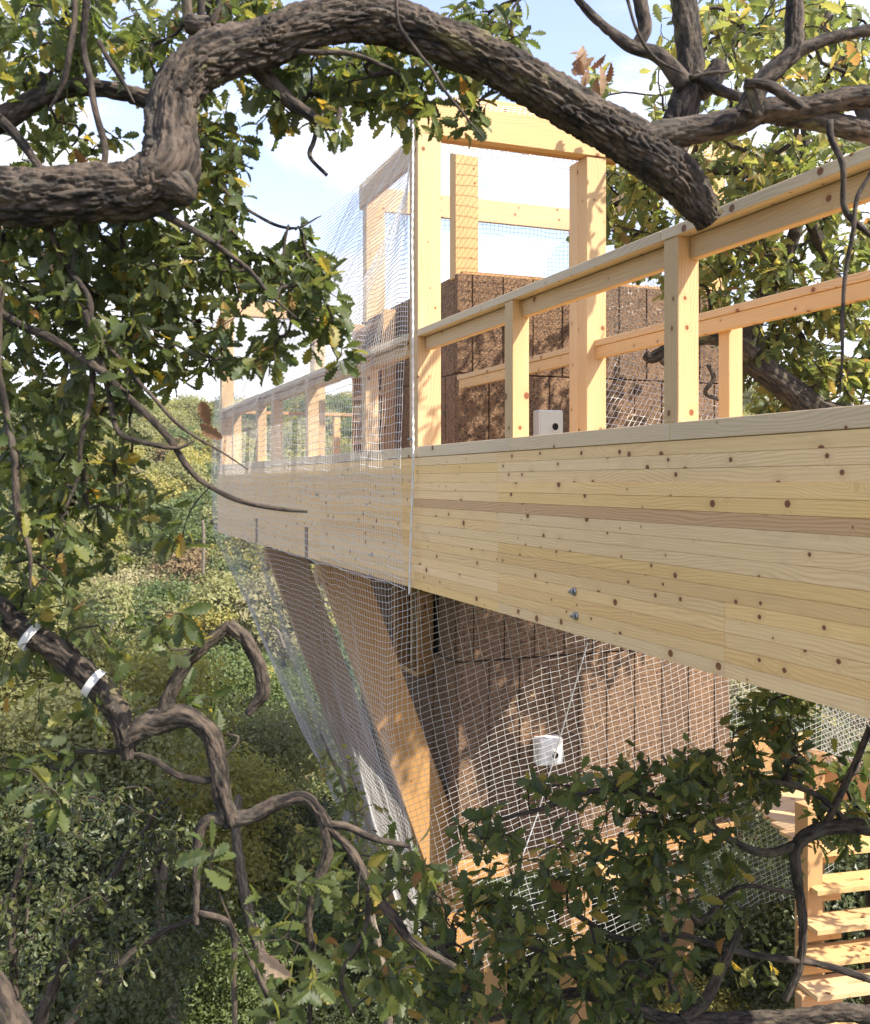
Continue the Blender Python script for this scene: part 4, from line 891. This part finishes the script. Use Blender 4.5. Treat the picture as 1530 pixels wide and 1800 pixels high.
def bush(x, y, ztop, rad, me, rz, label, group, zs=1., trunk=True):
    gz = float(ground_z(x, y)); zc = ztop-rad*.85*zs
    t = thing('woodland_tree', label, 'tree', (x, y, gz), group)
    S = Matrix.Translation((x, y, zc)) @ Matrix.Rotation(rz, 4, 'Z') @ Matrix.Diagonal((rad, rad, rad*zs, 1)); link('crown', me, S, t)
    if trunk and zc-gz > .3:
        h = zc-gz+.2*rad; link('trunk', TR[int(rz*10) % 4], Matrix.Translation((x, y, gz)) @ Matrix.Rotation(rz*3, 4, 'Z') @ Matrix.Diagonal((h*.45, h*.45, h, 1)), t)
    return t
near = [(120, 1280, 9.5, 1.5, 0), (20, 1480, 8.0, 1.3, 4), (200, 1500, 9.0, 1.5, 5), (60, 1750, 7.5, 1.3, 4), (330, 1740, 9.5, 1.3, 2), (420, 1500, 12.5, 1.4, 0), (300, 1400, 12., 1.6, 6), (470, 1330, 15., 1.7, 1), (560, 1620, 11., 1.2, 3), (210, 1180, 14., 1.9, 7),
        (540, 1480, 14., 1.6, 5), (600, 1800, 9.5, 1.2, 4), (20, 1150, 12., 1.7, 1), (1290, 1650, 11.0, 1.2, 4), (1150, 1500, 13., 1.5, 5), (1450, 1620, 9.6, 1.5, 5), (1530, 1500, 10.5, 1.6, 4), (1350, 1500, 12.5, 1.4, 3), (1000, 1620, 13.5, 1.8, 4), (850, 1650, 14., 1.8, 5), (1100, 1800, 10.5, 1.3, 2), (760, 1800, 11., 1.3, 5), (1330, 1820, 9.5, 1.1, 6), (400, 1180, 19., 2., 3), (1420, 1330, 13.5, 1.7, 5), (1500, 1800, 8.8, 1.1, 5)]
hint = ['lower left', 'left edge', 'lower left', 'bottom left corner', 'bottom left', 'left of the funnel net', 'lower left', 'left of the funnel net', 'beside the net tip', 'left, above the taped bough', 'behind the net foot', 'bottom, below the net', 'left edge', 'left of the stair post', 'behind the tower foot', 'behind the stair treads', 'behind the stair, right edge', 'behind the lower platform', 'under the tower', 'under the tower', 'bottom, under the tower', 'bottom, under the net', 'bottom, left of the stair', 'mid slope by the net edge', 'behind the lower platform', 'bottom right corner']
for k, ((px, py, Y, rad, m), hn) in enumerate(zip(near, hint)):
    c = at(px, py, Y); bush(c.x, c.y, c.z+rad*.5, rad, CR_NEAR[m], k*1.7, f"{kinds[CR_NEAR[m].materials[0].name]} small-leaved tree {hn}, {('low', 'taller', 'rounded', 'ragged')[k % 4]} crown", 'small-leaved trees close below the deck', .95)
rs = random.Random(12); pts = []; tries = 0
while len(pts) < 285 and tries < 20000:
    tries += 1; y = 13+ (62-13)*rs.random()**.75; x = y*rs.uniform(-.5, .47)
    rr = rs.uniform(1.1, 2.0)*(1 + .006*y)
    if x > -.08*y and rs.random() < .82: continue
    if all((x-a)**2+(y-b)**2 > (.50*(rr+c))**2 for a, b, c in pts): pts.append((x, y, rr))
for k, (x, y, rr) in enumerate(pts):
    m = rs.choice([0, 0, 1, 1, 2, 3, 2, 3, 4, 5, 6, 7, 8, 0, 2]); me = CR_MID[m]; gz = float(ground_z(x, y)); h = rr*rs.uniform(1.5, 2.3)
    qx, qy = 765+F*x/y, HZ-F*(gz+h*.6)/y
    zone = ('at the left edge' if qx < 130 else 'left of the looping bare bough' if qx < 290 else 'behind the looping bare bough' if qx < 470 else 'just left of the funnel net' if qx < 640 else 'glimpsed past the cork tower' if qx < 1290 else 'behind the stair')
    band = 'high on the slope' if y > 46 else 'halfway up the slope' if y > 28 else 'low in the valley'
    lab_ = f"{('small', 'middling', 'broad')[min(2, int((rr-1.2)/.38)) if rr > 1.2 else 0]} {kinds[me.materials[0].name]} bushy tree {band}, {zone}"
    bush(x, y, gz+h, rr, me, rs.random()*6.28, lab_, kinds[me.materials[0].name]+' trees on the slope', rs.uniform(.8, 1.15))
# far wood as one mass: crowns instanced on points over the hillside
src = {}
for o in list(COL.objects):
    if o.name.startswith('crown') and o.data in CR_MID: src.setdefault(CR_MID.index(o.data), o)
for mi, (ci, so_) in enumerate(sorted(src.items())):
    cnt_ = {4: 20, 5: 20, 6: 24, 8: 16, 9: 14}.get(ci, 75); P, RT_, SC_ = [], [], []
    for k in range(cnt_*2):
        y = rs.uniform(50, 130); x = y*(rs.uniform(-.5, .05) if rs.random() < .75 else rs.uniform(0, .48)); rr = rs.uniform(1.9, 3.4); P.append((x, y, float(ground_z(x, y))+rr*.8))
        RT_.append((0, 0, rs.random()*6.28)); SC_.append((rr, rr, rr*rs.uniform(.8, 1.25)))
    me = bpy.data.meshes.new('far_wood'); me.from_pydata(P, [], [])
    for nm, val in (('rot', RT_), ('sc', SC_)):
        a = me.attributes.new(nm, 'FLOAT_VECTOR', 'POINT'); a.data.foreach_set('vector', np.array(val, dtype=np.float32).ravel())
    o = link('far_wood', me); gt = bpy.data.node_groups.new('far_wood', 'GeometryNodeTree')
    gt.interface.new_socket('Geometry', in_out='INPUT', socket_type='NodeSocketGeometry'); gt.interface.new_socket('Geometry', in_out='OUTPUT', socket_type='NodeSocketGeometry')
    gi, go = gt.nodes.new('NodeGroupInput'), gt.nodes.new('NodeGroupOutput'); ip = gt.nodes.new('GeometryNodeInstanceOnPoints'); ob = gt.nodes.new('GeometryNodeObjectInfo'); ob.inputs['Object'].default_value = so_
    for nm, sk_ in (('rot', 'Rotation'), ('sc', 'Scale')):
        na = gt.nodes.new('GeometryNodeInputNamedAttribute'); na.data_type = 'FLOAT_VECTOR'; na.inputs['Name'].default_value = nm; gt.links.new(na.outputs['Attribute'], ip.inputs[sk_])
    gt.links.new(gi.outputs[0], ip.inputs['Points']); gt.links.new(ob.outputs['Geometry'], ip.inputs['Instance']); gt.links.new(ip.outputs[0], go.inputs[0])
    md = o.modifiers.new('wood', 'NODES'); md.node_group = gt
    tag(o, f'{kinds[so_.data.materials[0].name]} tree crowns of the distant wooded hillside', 'wood', 'distant hillside wood', 'stuff')
# thin pale dead trunks
for k, (p, d, lab) in enumerate([([(300, 2100, 15), (305, 1800, 14), (285, 1690, 12), (278, 1600, 11), (285, 1550, 9), (292, 1500, 7)], 8.5, 'pale bare trunk forking low at the left, among green shrubs'),
    ([(500, 2000, 11), (462, 1700, 10), (440, 1620, 10), (425, 1540, 9), (415, 1460, 8), (420, 1400, 6)], 8.8, 'slim pale leaning trunk left of the funnel net'),
    ([(357, 1010, 3), (358, 940, 3), (356, 915, 2)], 45, 'thin white dead trunk on the far slope'), ([(500, 1140, 4), (490, 1112, 3), (478, 1100, 2)], 30, 'small white dead snag by the net edge')]):
    b = at(p[0][0], p[0][1], d); t = thing('bare_trunk', lab, 'tree trunk', b); sk = []; add_limb(t, b, p, d, name='trunk', mat=BARKP, sides=12, step=.05, seed=190+k)
    if k < 2: add_limb(t, b, [(p[-2][0], p[-2][1], p[-2][2]*.8), (p[-2][0]-30, p[-2][1]-45, 5), (p[-2][0]-45, p[-2][1]-90, 3)], d, name='limb', mat=BARKP, sides=8, step=.05, seed=195+k)

# ------------------------------------------------------------------ light haze in the valley
def haze():
    m = bpy.data.materials.new('haze'); m.use_nodes = True; t = m.node_tree; t.nodes.clear(); o = t.nodes.new('ShaderNodeOutputMaterial')
    v = t.nodes.new('ShaderNodeVolumePrincipled'); v.inputs['Density'].default_value = .00045; v.inputs['Color'].default_value = (.97, .96, .92, 1); v.inputs['Anisotropy'].default_value = .3
    t.links.new(v.outputs[0], o.inputs['Volume']); x, y0, y1, zb, zt = 150, -30, 200, -20, 14
    V = [(a, b, c) for a in (-x, x) for b in (y0, y1) for c in (zb, zt)]
    q = [[0, 1, 3, 2], [4, 6, 7, 5], [0, 4, 5, 1], [2, 3, 7, 6], [0, 2, 6, 4], [1, 5, 7, 3]]
    h = link('haze', np_mesh('haze', V, None, q, m)); h['kind'] = 'stuff'
haze()
